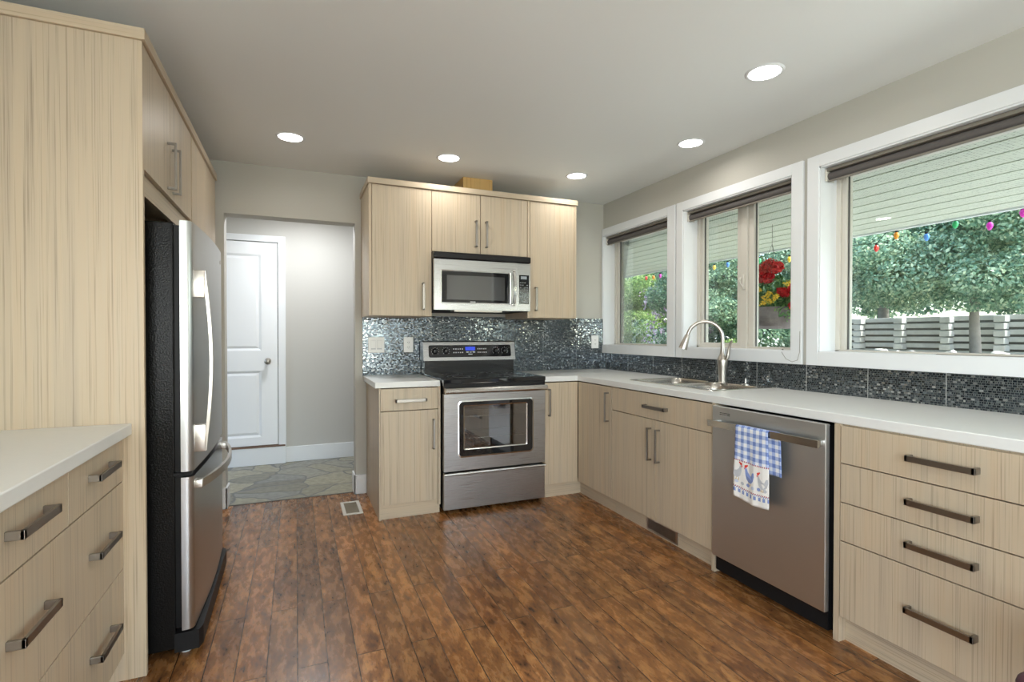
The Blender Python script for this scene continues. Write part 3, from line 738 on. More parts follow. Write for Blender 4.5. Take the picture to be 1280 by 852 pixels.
# backguard
bx0, bx1 = .917, 1.697
bg = MB(); bg.prism([(bx0 + .012, 3.985, .905), (bx0 + .012, 4.095, .905), (bx0 + .012, 4.095, 1.15), (bx0 + .012, 3.985, 1.03)], (bx1 - bx0 - .024, 0, 0)); bg.build('backguard', M['black'], rg)
MB().strip([(bx0 + .02, 3.975, .968), (bx1 - .02, 3.975, .968)], (0, 0, .004), .006).build('backguard_rib', M['black'], rg)
mb = MB(); P4 = [(3.972, 1.024), (4.000, 1.170), (4.015, 1.178), (4.095, 1.176), (4.095, 1.024)]
mb.prism([(bx0, y, z) for y, z in P4], (bx1 - bx0, 0, 0)); cp = mb.build('control_panel', M['steel'], rg)
def onp(x, t, off=0):                    # point on the leaning panel face; t = height fraction
    return (x, 3.972 + .028 * t - off * .98, 1.024 + .146 * t + off * .19)
q = rrect(.962, 1.655, .045 * 1, .125, .014)
mb = MB(); mb.face([onp(x, z / .146, .002) for x, z in rrect(.960, 1.660, .026, .122, .014)]); mb.build('control_glass', M['blackgloss'], cp)
mb = MB(); mb.face([onp(x, z / .146, .0035) for x, z in rrect(1.262, 1.345, .078, .108, .002)]); mb.build('clock_display', M['blue'], cp)
mb = MB()
mb.face([onp(x, z / .146, .0036) for x, z in ((1.285, .045), (1.320, .045), (1.320, .052), (1.285, .052))])
for i in range(5):
    for zz in (.058, .086):
        x = 1.160 + i * .018; mb.face([onp(a, b / .146, .0036) for a, b in ((x, zz), (x + .010, zz), (x + .010, zz + .009), (x, zz + .009))])
        if i < 6: x = 1.365 + i * .017; mb.face([onp(a, b / .146, .0036) for a, b in ((x, zz), (x + .009, zz), (x + .009, zz + .009), (x, zz + .009))])
for i in range(3): x = 1.268 + i * .028; mb.face([onp(a, b / .146, .0036) for a, b in ((x, .060), (x + .020, .060), (x + .020, .070), (x, .070))])
for kx in (1.012, 1.100, 1.525, 1.602):
    for k in range(9):
        a = R(-40 + k * 32.5); mb.face([onp(kx + .029*math.cos(a) + dx, (.074 + .029*math.sin(a) + dz) / .146, .0036) for dx, dz in ((-.002, -.002), (.002, -.002), (.002, .002), (-.002, .002))])
mb.build('control_marks', M['greyink'], cp)
for kx in (1.012, 1.100, 1.525, 1.602):
    c0 = Vector(onp(kx, .074 / .146, .002))
    k = MB(); k.lathe([(.023, 0), (.022, -.006), (.017, -.018), (.016, -.022), (0, -.023)], c0, 20, 'y'); k.box(c0.x - .003, c0.x + .003, c0.y - .027, c0.y - .020, c0.z - .016, c0.z + .016, bev=.001)
    k.build('control_knob', M['black'], cp, smooth=True)
MB().box(1.288, 1.326, 3.968, 3.973, 1.031, 1.040, bev=.001).build('badge', M['nickel'], cp)

# ================================================================== MICROWAVE
mx0, mx1, my, mz0, mz1 = .9045, 1.6580, 3.590, 1.405, 1.828
mw = thing('microwave', 'stainless over-the-range microwave hung below the short cabinet', 'microwave', (1.28, 3.85, mz0))
MB().box(mx0 + .001, mx1 - .001, my + .03, 4.11, mz0 + .002, mz1).build('body', M['blackmatte'], mw)
dd = panelled(MB(), 'y', my, my + .029, mx0, 1.5445, mz0 + .004, 1.771, [(.960, 1.488, 1.463, 1.689)]).build('door', M['steel'], mw)
A = rrect(.953, 1.495, 1.456, 1.696, .008); B = rrect(.960, 1.488, 1.463, 1.689, .005)
mb = MB(); ring(mb, A, B, my - .0015, .002); mb.build('window_trim', M['chrome'], dd)
Cc = rrect(1.000, 1.448, 1.484, 1.660, .002)
mb = MB(); ring(mb, B, Cc, my + .004, .0); mb.build('window_border', M['blackgloss'], dd)
mb = MB(); mb.face([(a, my + .0045, b) for a, b in Cc]); mb.build('door_glass', M['mwglass'], dd)
MB().box(1.175, 1.215, my + .001, my + .0035, 1.467, 1.473).build('badge', M['greyink'], dd)
hp = [(1.508, my - .0 - s, z) for s, z in ((.012, 1.452), (.038, 1.470), (.052, 1.520), (.056, 1.582), (.052, 1.644), (.038, 1.694), (.012, 1.712))]
MB().strip(hp, (.010, 0, 0), .006).box(1.496, 1.520, my - .030, my, 1.446, 1.470, bev=.004).box(1.496, 1.520, my - .030, my, 1.694, 1.716, bev=.004).build('door_handle', M['chrome'], dd, smooth=True)
cc = MB().box(1.5460, mx1, my, my + .029, mz0 + .004, 1.771, bev=.002).build('control_column', M['steel'], mw)
MB().box(1.563, 1.646, my - .0015, my + .001, 1.463, 1.684).build('keypad', M['blackgloss'], cc)
MB().box(1.578, 1.626, my - .0022, my - .001, 1.652, 1.674).build('clock_display', M['lcd'], cc)
mb = MB()
for r_ in range(9):
    for c_ in range(4):
        if (r_ * 7 + c_ * 3) % 5: mb.box(1.570 + c_ * .018, 1.582 + c_ * .018, my - .0022, my - .001, 1.474 + r_ * .0185, 1.481 + r_ * .0185)
mb.build('keypad_marks', plain('dim_print', (.20, .21, .22), .5), cc)
MB().box(mx0 - .004, mx1 + .004, my - .004, my + .05, 1.775, 1.823, bev=.008).build('vent_grille', M['black'], mw)
MB().box(1.055, 1.425, my + .004, my + .10, mz0 - .008, mz0 + .003).build('lamp_cover', M['nickel'], mw)

# ================================================================== DISHWASHER
dwy0, dwy1, dx = 1.425, 2.040, 1.9745
dw = thing('dishwasher', 'stainless steel dishwasher with a full-width bar handle', 'dishwasher', (2.3, 1.73, 0))
MB().box(dx + .026, 2.62, dwy0 + .004, dwy1 - .004, .02, .860).build('tub', M['blackmatte'], dw)
dd = MB().box(dx, dx + .025, dwy0, dwy1, .100, .867, bev=.003).build('door', M['steel_dw'], dw)
mb = MB()
for z in (.836, .828): mb.box(dx - .0006, dx + .001, 1.925, 1.990, z - .0014, z + .0014)
mb.build('vent_slots', M['black'], dd)
mb = MB(); hx = dx - .042
mb.strip([(hx + .010, dwy1 - .005, .781), (hx + .002, 1.90, .786), (hx, 1.73, .788), (hx + .002, 1.56, .788), (hx + .010, dwy0 + .008, .787)], (0, 0, .0155), .007)
mb.box(hx + .006, dx, dwy1 - .035, dwy1 - .008, .770, .796, bev=.002); mb.box(hx + .006, dx, dwy0 + .010, dwy0 + .035, .776, .800, bev=.002)
mb.build('door_handle', M['chrome'], dd, smooth=True)
MB().box(2.055, 2.10, dwy0 + .003, dwy1 - .003, .0, .095).build('kick_plate', M['blackmatte'], dw)

# ================================================================== FRIDGE
fg = thing('refrigerator', 'stainless bottom-freezer refrigerator with black sides', 'refrigerator', (-.75, 2.70, 0))
fy0, fy1 = 2.290, 3.115
MB().box(-1.15, -.4275, fy0, fy1, .030, 1.652, bev=.004).build('body', M['blackpebble'], fg)
MB().box(-.4275, -.405, fy0 + .012, fy1 - .012, .105, 1.645).build('door_gasket', M['blackmatte'], fg)
def fdoor(name, z0, z1):
    # plan outline: square back, rounded front corners, slightly bowed face
    p = [(-.405, 2.277), (-.405, 3.122)]
    for k in range(7): a = R(90 - 15 * k); p.append((-.390 + .026*math.cos(a)*1.0, 3.122 - .026 + .026*math.sin(a)))
    for k in range(1, 10): t = k / 10; p.append((-.364 + .011 * math.sin(math.pi * t), 3.096 - .793 * t))
    for k in range(7): a = R(-15 * k); p.append((-.390 + .026*math.cos(a), 2.303 + .026*math.sin(a)))
    mb = MB(); mb.prism([(x, y, z0) for x, y in p], (0, 0, z1 - z0)); return mb.build(name, M['steel_fridge'], fg, smooth=True)
ud = fdoor('fridge_door', .708, 1.660); ld = fdoor('freezer_drawer', .104, .686)
mb = MB().box(-.372, -.3265, 2.303, 2.337, 1.372, 1.478, bev=.003).box(-.372, -.3265, 2.303, 2.337, .775, .880, bev=.003)
pts = [(-.330 + .0235 * math.sin(math.pi * k_ / 14), 2.320, 1.476 - .699 * k_ / 14) for k_ in range(15)]
mb.strip(pts, (0, .0135, 0), .0055); mb.build('door_handle', M['nickel'], ud, smooth=True)
mb = MB(); pts = []
for k in range(13): t = k / 12; pts.append((-.343 + .052 * math.sin(math.pi * t) ** .8, 2.325 + .74 * t, .650))
mb.strip(pts, (0, 0, .016), .006); mb.box(-.372, -.337, 2.300, 2.345, .634, .666, bev=.003); mb.box(-.372, -.337, 3.045, 3.085, .634, .666, bev=.003)
mb.build('drawer_handle', M['nickel'], ld, smooth=True)
MB().box(-.440, -.385, 3.03, 3.118, 1.653, 1.675, bev=.006).build('hinge_cover', M['blackmatte'], fg)
MB().box(-.432, -.372, fy0 - .006, fy0 + .03, .690, .704, bev=.002).build('hinge', M['blackmatte'], fg)
p = [(-.430, 2.279), (-.350, 2.285), (-.340, 2.32), (-.345, 3.09), (-.365, 3.115), (-.430, 3.118)]
MB().prism([(x, y, .022) for x, y in p], (0, 0, .072)).build('base_grille', M['blackmatte'], fg)
for y in (2.33, 3.06): MB().lathe([(.018, 0), (.018, .022), (.01, .024)], (-.40, y, 0), 12).build('foot', M['greyink'], fg)
MB().lathe([(.010, 0), (.010, .003), (0, .0035)], (-.3612, 3.03, 1.60), 14, 'x').build('badge', M['nickel'], ud)
for y in (2.33, 3.06): MB().lathe([(.02, 0), (.02, .03)], (-1.05, y, 0), 12).build('foot', M['greyink'], fg)

# ================================================================== SINK AND TAP
sk = thing('sink', 'double-bowl stainless drop-in sink below the sliding window', 'sink', (2.38, 2.62, CT))
zr = CT + .0035
sx0, sx1, sy0, sy1 = 2.150, 2.628, 2.225, 3.012
bowls = [(2.172, 2.562, 2.248, 2.622), (2.172, 2.562, 2.644, 2.990)]
def bowl(b):
    x0, x1, y0, y1 = b; mb = MB(); lv = []
    for inset, z, r in ((0, zr, .06), (.004, zr - .006, .06), (.010, CT - .05, .06), (.016, CT - .150, .055), (.045, CT - .175, .04)):
        lv.append([(x, y, z) for x, y in rrect(x0 + inset, x1 - inset, y0 + inset, y1 - inset, r, 6)])
    for a, c in zip(lv, lv[1:]):
        for q in range(len(a)): r = (q + 1) % len(a); mb.face([a[q], a[r], c[r], c[q]])
    mb.face(lv[-1]); return mb.build('bowl', M['steel_sink'], sk, smooth=True)
def rimface(mb, zz):
    import mathutils
    outer = rrect(sx0, sx1, sy0, sy1, .03, 4); loops = [outer] + [rrect(b[0], b[1], b[2], b[3], .06, 6) for b in bowls]
    t = mathutils.geometry.delaunay_2d_cdt
    vs, es = [], []
    for lp in loops:
        s0 = len(vs); vs += [Vector(p) for p in lp]; es += [(s0 + i, s0 + (i + 1) % len(lp)) for i in range(len(lp))]
    v2, e2, f2, *_ = t(vs, es, [], 0, 1e-6)
    vv = [mb.bm.verts.new((p.x, p.y, zz)) for p in v2]
    def inside(p, lp):
        c = False; j = len(lp) - 1
        for i in range(len(lp)):
            if (lp[i][1] > p[1]) != (lp[j][1] > p[1]) and p[0] < (lp[j][0]-lp[i][0])*(p[1]-lp[i][1])/(lp[j][1]-lp[i][1]) + lp[i][0]: c = not c
            j = i
        return c
    for f in f2:
        m = sum((v2[i] for i in f), Vector((0, 0))) / len(f)
        if inside(m, outer) and not any(inside(m, lp) for lp in loops[1:]): mb.bm.faces.new([vv[i] for i in f])
mb = MB(); rimface(mb, zr)
o_ = rrect(sx0, sx1, sy0, sy1, .03, 4); o2 = rrect(sx0 - .004, sx1 + .004, sy0 - .004, sy1 + .004, .032, 4)
for q in range(len(o_)): r = (q + 1) % len(o_); mb.face([(*o_[q], zr), (*o_[r], zr), (*o2[r], CT + .0003), (*o2[q], CT + .0003)])
mb.build('rim', M['steel_sink'], sk)
for b in bowls:
    bo = bowl(b); cx, cy = (b[0] + b[1]) / 2, (b[2] + b[3]) / 2
    MB().lathe([(.042, .004), (.036, .002), (.030, -.002), (0, -.002)], (cx, cy, CT - .174), 20).build('drain', M['chrome'], bo)

ft = thing('faucet', 'brushed nickel gooseneck pull-down faucet rising behind the sink', 'faucet', (2.550, 2.549, zr))
bx, by = 2.550, 2.549
MB().lathe([(.029, 0), (.029, .004), (.0255, .008), (.0255, .05), (.030, .105), (.034, .140), (.033, .152), (.026, .168), (.018, .185), (.0135, .215), (.012, .26)], (bx, by, zr), 24).build('body', M['nickel'], ft, smooth=True)
dirx, diry = -.75, .66
pts = [(bx, by, zr + .25)]
for k in range(13):
    a = R(180 - k * 14.0); rr = .108; px = .108 + rr * math.cos(a)
    pts.append((bx + dirx * px, by + diry * px, zr + .292 + rr * math.sin(a)))
MB().tube(pts, .0118, 12).build('spout', M['nickel'], ft, smooth=True)
e = Vector(pts[-1]); dv = (e - Vector(pts[-2])).normalized()
MB().tube([e, e + dv*.006, e + dv * .03, e + dv * .075, e + dv * .10], [.0125, .0160, .0190, .0255, .0285], 16).build('spray_head', M['nickel'], ft, smooth=True)
q = e + dv * .06 + Vector((-.017, .012, 0)); MB().tube([q, q + dv * .022], .005, 8).build('spray_button', M['blackmatte'], ft)
MB().tube([(bx, by - .018, zr + .150), (bx, by - .040, zr + .165), (bx + .002, by - .045, zr + .19)], [.013, .012, .009], 12).tube([(bx + .002, by - .045, zr + .185), (bx + .004, by - .050, zr + .225), (bx + .004, by - .062, zr + .26), (bx + .004, by - .072, zr + .275)], [.0105, .0085, .0085, .006], 10).build('lever', M['nickel'], ft, smooth=True)
o = MB().lathe([(.026, 0), (.026, .006), (.018, .011), (.006, .013), (.0035, .040), (.004, .044), (0, .046)], (2.580, 2.390, zr), 20).build('air_gap_cap', M['chrome'], smooth=True, origin=(2.58, 2.39, zr))
tag(o, 'small round metal cap with a thin pin on the sink rim beside the faucet', 'sink fitting')

# ================================================================== SMALL INDOOR THINGS
def plate(name, label, cat, x0, x1, z0, z1, kind, y=4.112):
    t = thing(name, label, cat, ((x0 + x1) / 2, y, (z0 + z1) / 2))
    MB().box(x0, x1, y - .006, y - .0002, z0, z1, bev=.002).build('cover_plate', M['whiteplastic'], t)
    cx = (x0 + x1) / 2; cz = (z0 + z1) / 2
    if kind == 'switch':
        n = 2 if x1 - x0 > .1 else 1
        for i in range(n):
            c = cx + (i - (n - 1) / 2) * .046
            MB().box(c - .0185, c + .0185, y - .0065, y - .0055, cz - .0355, cz + .0355).build('rocker_frame', M['greyink'], t)
            MB().prism([(c - .017, y - .006, cz - .034), (c - .017, y - .010, cz + .034), (c - .017, y - .0055, cz + .034), (c - .017, y - .0055, cz - .034)], (.034, 0, 0)).build('rocker', M['whiteplastic'], t)
    else:
        MB().box(cx - .017, cx + .017, y - .0085, y - .005, cz - .034, cz + .034, bev=.001).build('receptacle', M['whiteplastic'], t)
        for dz in (-.019, .019):
            mb = MB()
            for dx_ in (-.006, .006): mb.box(cx + dx_ - .0012, cx + dx_ + .0012, y - .0088, y - .008, cz + dz - .004, cz + dz + .005)
            mb.box(cx - .002, cx + .002, y - .0088, y - .008, cz + dz - .011, cz + dz - .008)
            mb.build('outlet_slots', M['vinyl_dark'], t)
plate('light_switch', 'white double rocker switch plate on the mosaic above the small counter', 'light switch', .515, .637, 1.089, 1.211, 'switch')
plate('wall_outlet', 'white wall outlet on the mosaic between the switch plate and the range', 'outlet', .788, .864, 1.090, 1.211, 'outlet')
plate('wall_outlet', 'white wall outlet on the bright mosaic in the window corner', 'outlet', 2.520, 2.596, 1.105, 1.225, 'outlet')

t = thing('floor_register', 'small beige metal air register set in the wood floor by the doorway', 'vent', (.355, 3.80, 0))
mb = MB()
x0, x1, ya, yb = .290, .422, 3.650, 3.935
for a in ((x0, x1, ya, ya + .022), (x0, x1, yb - .022, yb), (x0, x0 + .022, ya + .022, yb - .022), (x1 - .022, x1, ya + .022, yb - .022)): mb.box(*a, .0003, .006, bev=.0015)
mb.build('frame', M['vinyl'], t)
mb = MB()
for i in range(22): y = ya + .026 + i * .0108; mb.box(x0 + .022, x1 - .022, y, y + .004, .0008, .0045)
mb.build('louvres', plain('bronze_louvre', (.30, .25, .18), .5, .3), t)
MB().box(x0 + .02, x1 - .02, ya + .02, yb - .02, .0002, .0007).build('backing', M['blackmatte'], t)

# ceiling downlights
spots = [(-.028, 3.463, 'over the doorway side of the kitchen, nearest the fridge units'), (.973, 3.445, 'in front of the wall cabinets, above the range'),
         (1.984, 3.453, 'in the far window corner'), (2.313, 2.585, 'above the sink, close to the window wall'), (2.007, 1.760, 'the largest in view, above the dishwasher'),
         (-.03, 1.0, None), (.97, .2, None), (2.0, -.3, None), (-.03, -1.5, None), (.97, -1.5, None), (2.0, -1.8, None)]  # this row is unseen, added behind the camera to brighten the room
def downlight(x, y, where):
    lb = 'lit round recessed ceiling light ' + where if where else 'added round recessed ceiling light behind the viewer, filling the room'
    t = thing('recessed_light', lb, 'ceiling light', (x, y, ZC), 'recessed ceiling downlights')
    mb = MB(); prof = [(.068, -.0005), (.070, -.005), (.078, -.006), (.086, -.0005)]; mb.lathe([prof[0], prof[1], prof[2], prof[3], (.068, -.0005)], (x, y, ZC), 32); mb.build('trim_ring', M['white'], t, smooth=True)
    MB().lathe([(.067, -.001), (.067, -.004), (0, -.004)], (x, y, ZC), 32).build('lens', M['lens'], t)
    a = bpy.data.lights.new('lamp', 'AREA'); a.shape = 'DISK'; a.size = .13; a.energy = DOWNLIGHT_W; a.color = (1, .95, .88); a.spread = R(165)
    o = bpy.data.objects.new('lamp', a); C.objects.link(o); o.parent = t; o.location = (0, 0, -.008)
for s in spots: downlight(*s)
# lamp on the hall ceiling
t = thing('hall_ceiling_lamp', 'round flush ceiling lamp in the hall beyond the doorway', 'ceiling light', (.1, 4.75, ZC))
MB().lathe([(.15, 0), (.15, -.02), (.13, -.05), (.07, -.075), (0, -.082)], (.1, 4.75, ZC), 28).build('lamp_shade', M['lens'], t, smooth=True)
a = bpy.data.lights.new('lamp', 'AREA'); a.shape = 'DISK'; a.size = .3; a.energy = HALL_W; a.color = (.93, .96, 1)
o = bpy.data.objects.new('lamp', a); C.objects.link(o); o.parent = t; o.location = (0, 0, -.09)

# roller blinds, rolled up
def blind(y0, y1, z1, label, cord=None):
    t = thing('roller_blind', label, 'blind', (2.70, y0, z1))
    MB().box(2.674, 2.735, y0 + .004, y1 - .004, z1 - .018, z1, bev=.002).build('headrail', M['fabric_rail'], t)
    pr = [(2.708 + .027 * math.cos(a * math.pi / 9), z1 - .043 + .024 * math.sin(a * math.pi / 9)) for a in range(18)]
    MB().prism([(x, y0 + .012, z) for x, z in pr], (0, y1 - y0 - .024, 0)).build('fabric_roll', M['fabric'], t, smooth=True)
    MB().box(2.680, 2.690, y0 + .014, y1 - .014, z1 - .076, z1 - .066, bev=.002).build('bottom_bar', M['fabric_rail'], t)
    for y in (y0 + .002, y1 - .012): MB().box(2.672, 2.737, y, y + .009, z1 - .072, z1 - .004, bev=.003).build('bracket', M['vinyl'], t)
blind(3.211, 4.107, 2.140, 'dark brown roller blind rolled up in the far corner window')
blind(2.131, 3.025, 2.138, 'grey-brown roller blind rolled up over the sliding window behind the sink')
blind(.209, 1.948, 2.138, 'long charcoal roller blind rolled up over the large picture window')
mb = MB(); mb.tube([(2.660, 2.195, 1.1415), (2.636, 2.180, 1.128), (2.634, 2.150, 1.09), (2.634, 2.110, 1.074), (2.634, 2.075, 1.085), (2.634, 2.062, 1.13), (2.634, 2.060, 1.25)], .0012, 6)
mb.lathe([(.006, 0), (.004, .006), (0, .007)], (2.668, 2.20, 1.140), 10)
tag(mb.build('blind_cord', M['fabric_rail'], origin=(2.634, 2.2, 1.074)), 'thin loose cord hanging below the sliding window sill', 'cord')
mb = MB(); mb.tube([(2.700, 1.42, 1.1408), (2.690, 1.36, 1.1408), (2.690, 1.28, 1.1408), (2.702, 1.22, 1.1408), (2.70, 1.13, 1.1408), (2.71, 1.06, 1.1408)], .0016, 6)
tag(mb.build('blind_cord', M['fabric_rail'], origin=(2.7, 1.3, 1.14)), 'thin dark cord lying on the sill of the large picture window', 'cord')

# ------------------------------------------------------------------ hen tea towel over the dishwasher handle
def towel_mat():
    m, n, l, p = newmat('gingham_cotton')
    tc = n.new('ShaderNodeTexCoord'); sp = n.new('ShaderNodeSeparateXYZ'); l.new(tc.outputs['UV'], sp.inputs[0])
    u, v = sp.outputs[0], sp.outputs[1]                      # metres across / along the cloth
    def stripe(c, per, lo): return math_node(n, l, 'LESS_THAN', math_node(n, l, 'FRACT', math_node(n, l, 'DIVIDE', c, per)), lo)
    g = math_node(n, l, 'ADD', stripe(u, .034, .5), stripe(v, .034, .5))
    g = math_node(n, l, 'MULTIPLY', g, .5)
    gc = ramp(n, l, g, [(0, (.84, .86, .90)), (.5, (.44, .53, .78)), (1, (.17, .25, .56))])
    white = (.83, .82, .80)
    def band(lo, hi): return math_node(n, l, 'MULTIPLY', math_node(n, l, 'GREATER_THAN', v, lo), math_node(n, l, 'LESS_THAN', v, hi))
    cur = None
    def over(cur, fac, col):
        mx = n.new('ShaderNodeMix'); mx.data_type = 'RGBA'; l.new(fac, mx.inputs[0])
        if isinstance(cur, tuple): mx.inputs[6].default_value = (*cur, 1)
        else: l.new(cur, mx.inputs[6])
        if isinstance(col, tuple): mx.inputs[7].default_value = (*col, 1)
        else: l.new(col, mx.inputs[7])
        return mx.outputs[2]
    cur = over(gc, math_node(n, l, 'GREATER_THAN', v, .170), white)        # v grows down from the bar on the front
    dash = stripe(u, .009, .55)
    cur = over(cur, math_node(n, l, 'MULTIPLY', band(.166, .172), dash), (.38, .05, .09))
    cur = over(cur, math_node(n, l, 'MULTIPLY', band(.290, .295), dash), (.38, .05, .09))
    cur = over(cur, math_node(n, l, 'MULTIPLY', band(.295, .300), math_node(n, l, 'SUBTRACT', 1.0, dash)), (.10, .16, .47))
    cur = over(cur, math_node(n, l, 'MULTIPLY', band(.302, .318), stripe(u, .022, .55)), (.22, .30, .60))
    l.new(cur, p.inputs['Base Color']); p.inputs['Roughness'].default_value = .9
    nz = n.new('ShaderNodeTexNoise'); nz.inputs['Scale'].default_value = 900; l.new(tc.outputs['Object'], nz.inputs['Vector'])
    b = n.new('ShaderNodeBump'); b.inputs['Strength'].default_value = .3; b.inputs['Distance'].default_value = .001; l.new(nz.outputs['Fac'], b.inputs['Height']); l.new(b.outputs[0], p.inputs['Normal'])
    return m
TM = [towel_mat(), plain('hen_blue', (.24, .32, .62), .9), plain('hen_grey', (.50, .52, .56), .9), plain('hen_red', (.65, .05, .04), .9), plain('hen_leg', (.55, .42, .25), .9), plain('hen_pale', (.55, .62, .78), .9)]
def cloth(y_hi, y_lo, vmax_f, vmax_b, name, parent=None):
    """sheet draped over the bar: v from -vmax_b (behind) through 0 (top of the bar) to vmax_f (front)"""
    bm = bmesh.new(); uvl = bm.loops.layers.uv.new('UVMap'); nu, nv = 22, 60
    hx_, hz_ = 1.9325, .805
    g = {}; uv = {}
    for j in range(nv + 1):
        v = -vmax_b + (vmax_f + vmax_b) * j / nv
        for i in range(nu + 1):
            s = i / nu; y = y_hi + (y_lo - y_hi) * s; u = s * abs(y_hi - y_lo)
            r = .012
            if abs(v) < r * 1.57: a = v / r; x = hx_ - r * math.sin(a); z = hz_ - r * (1 - math.cos(a))
            else: sg = 1 if v > 0 else -1; x = hx_ - sg * r; z = hz_ - r - (abs(v) - r * 1.57)
            dpt = max(0, abs(v) - .03)
            x += (-1 if v > 0 else .25) * min(1, dpt * 6) * (.0035 * math.sin(u * 55 + dpt * 6) + .002 * math.sin(u * 120 + 1.3))
            if v > 0:
                y += dpt * (.020 * (1 - s) + .02 * s * 0) - dpt * .012 * s
                z -= (.012 * s + .010 * math.sin(s * 3.0)) * (dpt / .33) ** 1
            else:
                y -= .045 + dpt * .04
            g[i, j] = bm.verts.new((x, y, z)); uv[i, j] = (u, v)
    for i in range(nu):
        for j in range(nv):
            f = bm.faces.new((g[i, j], g[i+1, j], g[i+1, j+1], g[i, j+1])); f.smooth = True
            for lp, k in zip(f.loops, ((i, j), (i+1, j), (i+1, j+1), (i, j+1))): lp[uvl].uv = uv[k]
    def at(u, v):                                            # point just in front of the cloth at (u, v)
        W = abs(y_hi - y_lo); fi = max(0, min(nu - .001, u / W * nu)); fj = max(0, min(nv - .001, (v + vmax_b) / (vmax_f + vmax_b) * nv))
        i, j = int(fi), int(fj); a, b = fi - i, fj - j
        p = g[i, j].co * (1-a)*(1-b) + g[i+1, j].co * a*(1-b) + g[i, j+1].co * (1-a)*b + g[i+1, j+1].co * a*b
        return p + Vector((-.0014, 0, 0))
    bm.verts.ensure_lookup_table(); base = list(bm.verts)
    def blob(pts, mi):
        vs = [bm.verts.new(at(u, v)) for u, v in pts]
        try: f = bm.faces.new(vs)
        except ValueError: return
        f.material_index = mi
    def ell(cu, cv, a, b, mi, n=14, rot=0):
        blob([(cu + a*math.cos(2*math.pi*k/n)*math.cos(rot) - b*math.sin(2*math.pi*k/n)*math.sin(rot), cv + a*math.cos(2*math.pi*k/n)*math.sin(rot) + b*math.sin(2*math.pi*k/n)*math.cos(rot)) for k in range(n)], mi)
    def hen(cu, cv, mi, s=1, flip=1):
        f = flip
        pts = [(-.024, -.040), (-.015, -.036), (-.010, -.022), (0, -.012), (.012, -.008), (.020, -.026), (.028, -.028), (.030, -.012), (.024, .010), (.012, .022), (-.004, .022), (-.016, .010), (-.021, -.008)]
        blob([(cu + f*a*s, cv + b*s) for a, b in pts], mi)
        ell(cu - f*.020*s, cv - .045*s, .006*s, .006*s, 3); ell(cu - f*.013*s, cv - .050*s, .004*s, .004*s, 3); ell(cu - f*.024*s, cv - .035*s, .003*s, .005*s, 3)
        for dx_ in (-.004, .006): blob([(cu + dx_, cv + .021*s), (cu + dx_ + .002, cv + .021*s), (cu + dx_ + .002, cv + .034*s), (cu + dx_ - .003, cv + .034*s)], 4)
    hen(.083, .232, 1); hen(.018, .228, 2, 1, -1); hen(.152, .244, 2, .95, 1)
    for k in range(6): ell(.016 + k * .030, .268 + .002 * (k % 2), .0085, .0075, (5, 2, 1, 5, 1, 2)[k])
    bm.normal_update()
    me = bpy.data.meshes.new(name); bm.to_mesh(me); bm.free()
    o = bpy.data.objects.new(name, me); C.objects.link(o)
    for m_ in TM: me.materials.append(m_)
    return o
o = cloth(1.838, 1.655, .345, .205, 'tea_towel')
sm = o.modifiers.new('cloth_thickness', 'SOLIDIFY'); sm.thickness = .0012; sm.offset = 0
tag(o, 'blue gingham tea towel with a band of hens, hung over the dishwasher handle', 'towel')

# ------------------------------------------------------------------ dining chair at the frame edge
t = thing('dining_chair', 'dark maroon upholstered chair with wooden legs standing by the four-drawer cabinet', 'chair', (1.47, .42, 0))
mr = plain('maroon_vinyl', (.055, .018, .028), .35); dkw = plain('dark_wood', (.05, .028, .018), .4)
cx, cy = 1.678, .396
MB().box(cx - .22, cx + .22, cy - .22, cy + .22, .42, .485, bev=.022, seg=4).build('seat', mr, t, smooth=True)
MB().box(cx - .20, cx + .20, cy - .20, cy + .20, .385, .42).build('seat_frame', dkw, t)
for sx in (-1, 1):
    for sy in (-1, 1):
        MB().tube([(cx + sx*.185, cy + sy*.185, .40), (cx + sx*.195, cy + sy*.195, 0)], [.020, .013], 10).build('leg', dkw, t, smooth=True)
MB().box(cx - .21, cx + .21, cy - .245, cy - .205, .52, .92, bev=.016, seg=3).build('backrest', mr, t, smooth=True)
for sx in (-1, 1): MB().box(cx + sx*.19 - .012, cx + sx*.19 + .012, cy - .235, cy - .21, .40, .56).build('back_post', dkw, t)

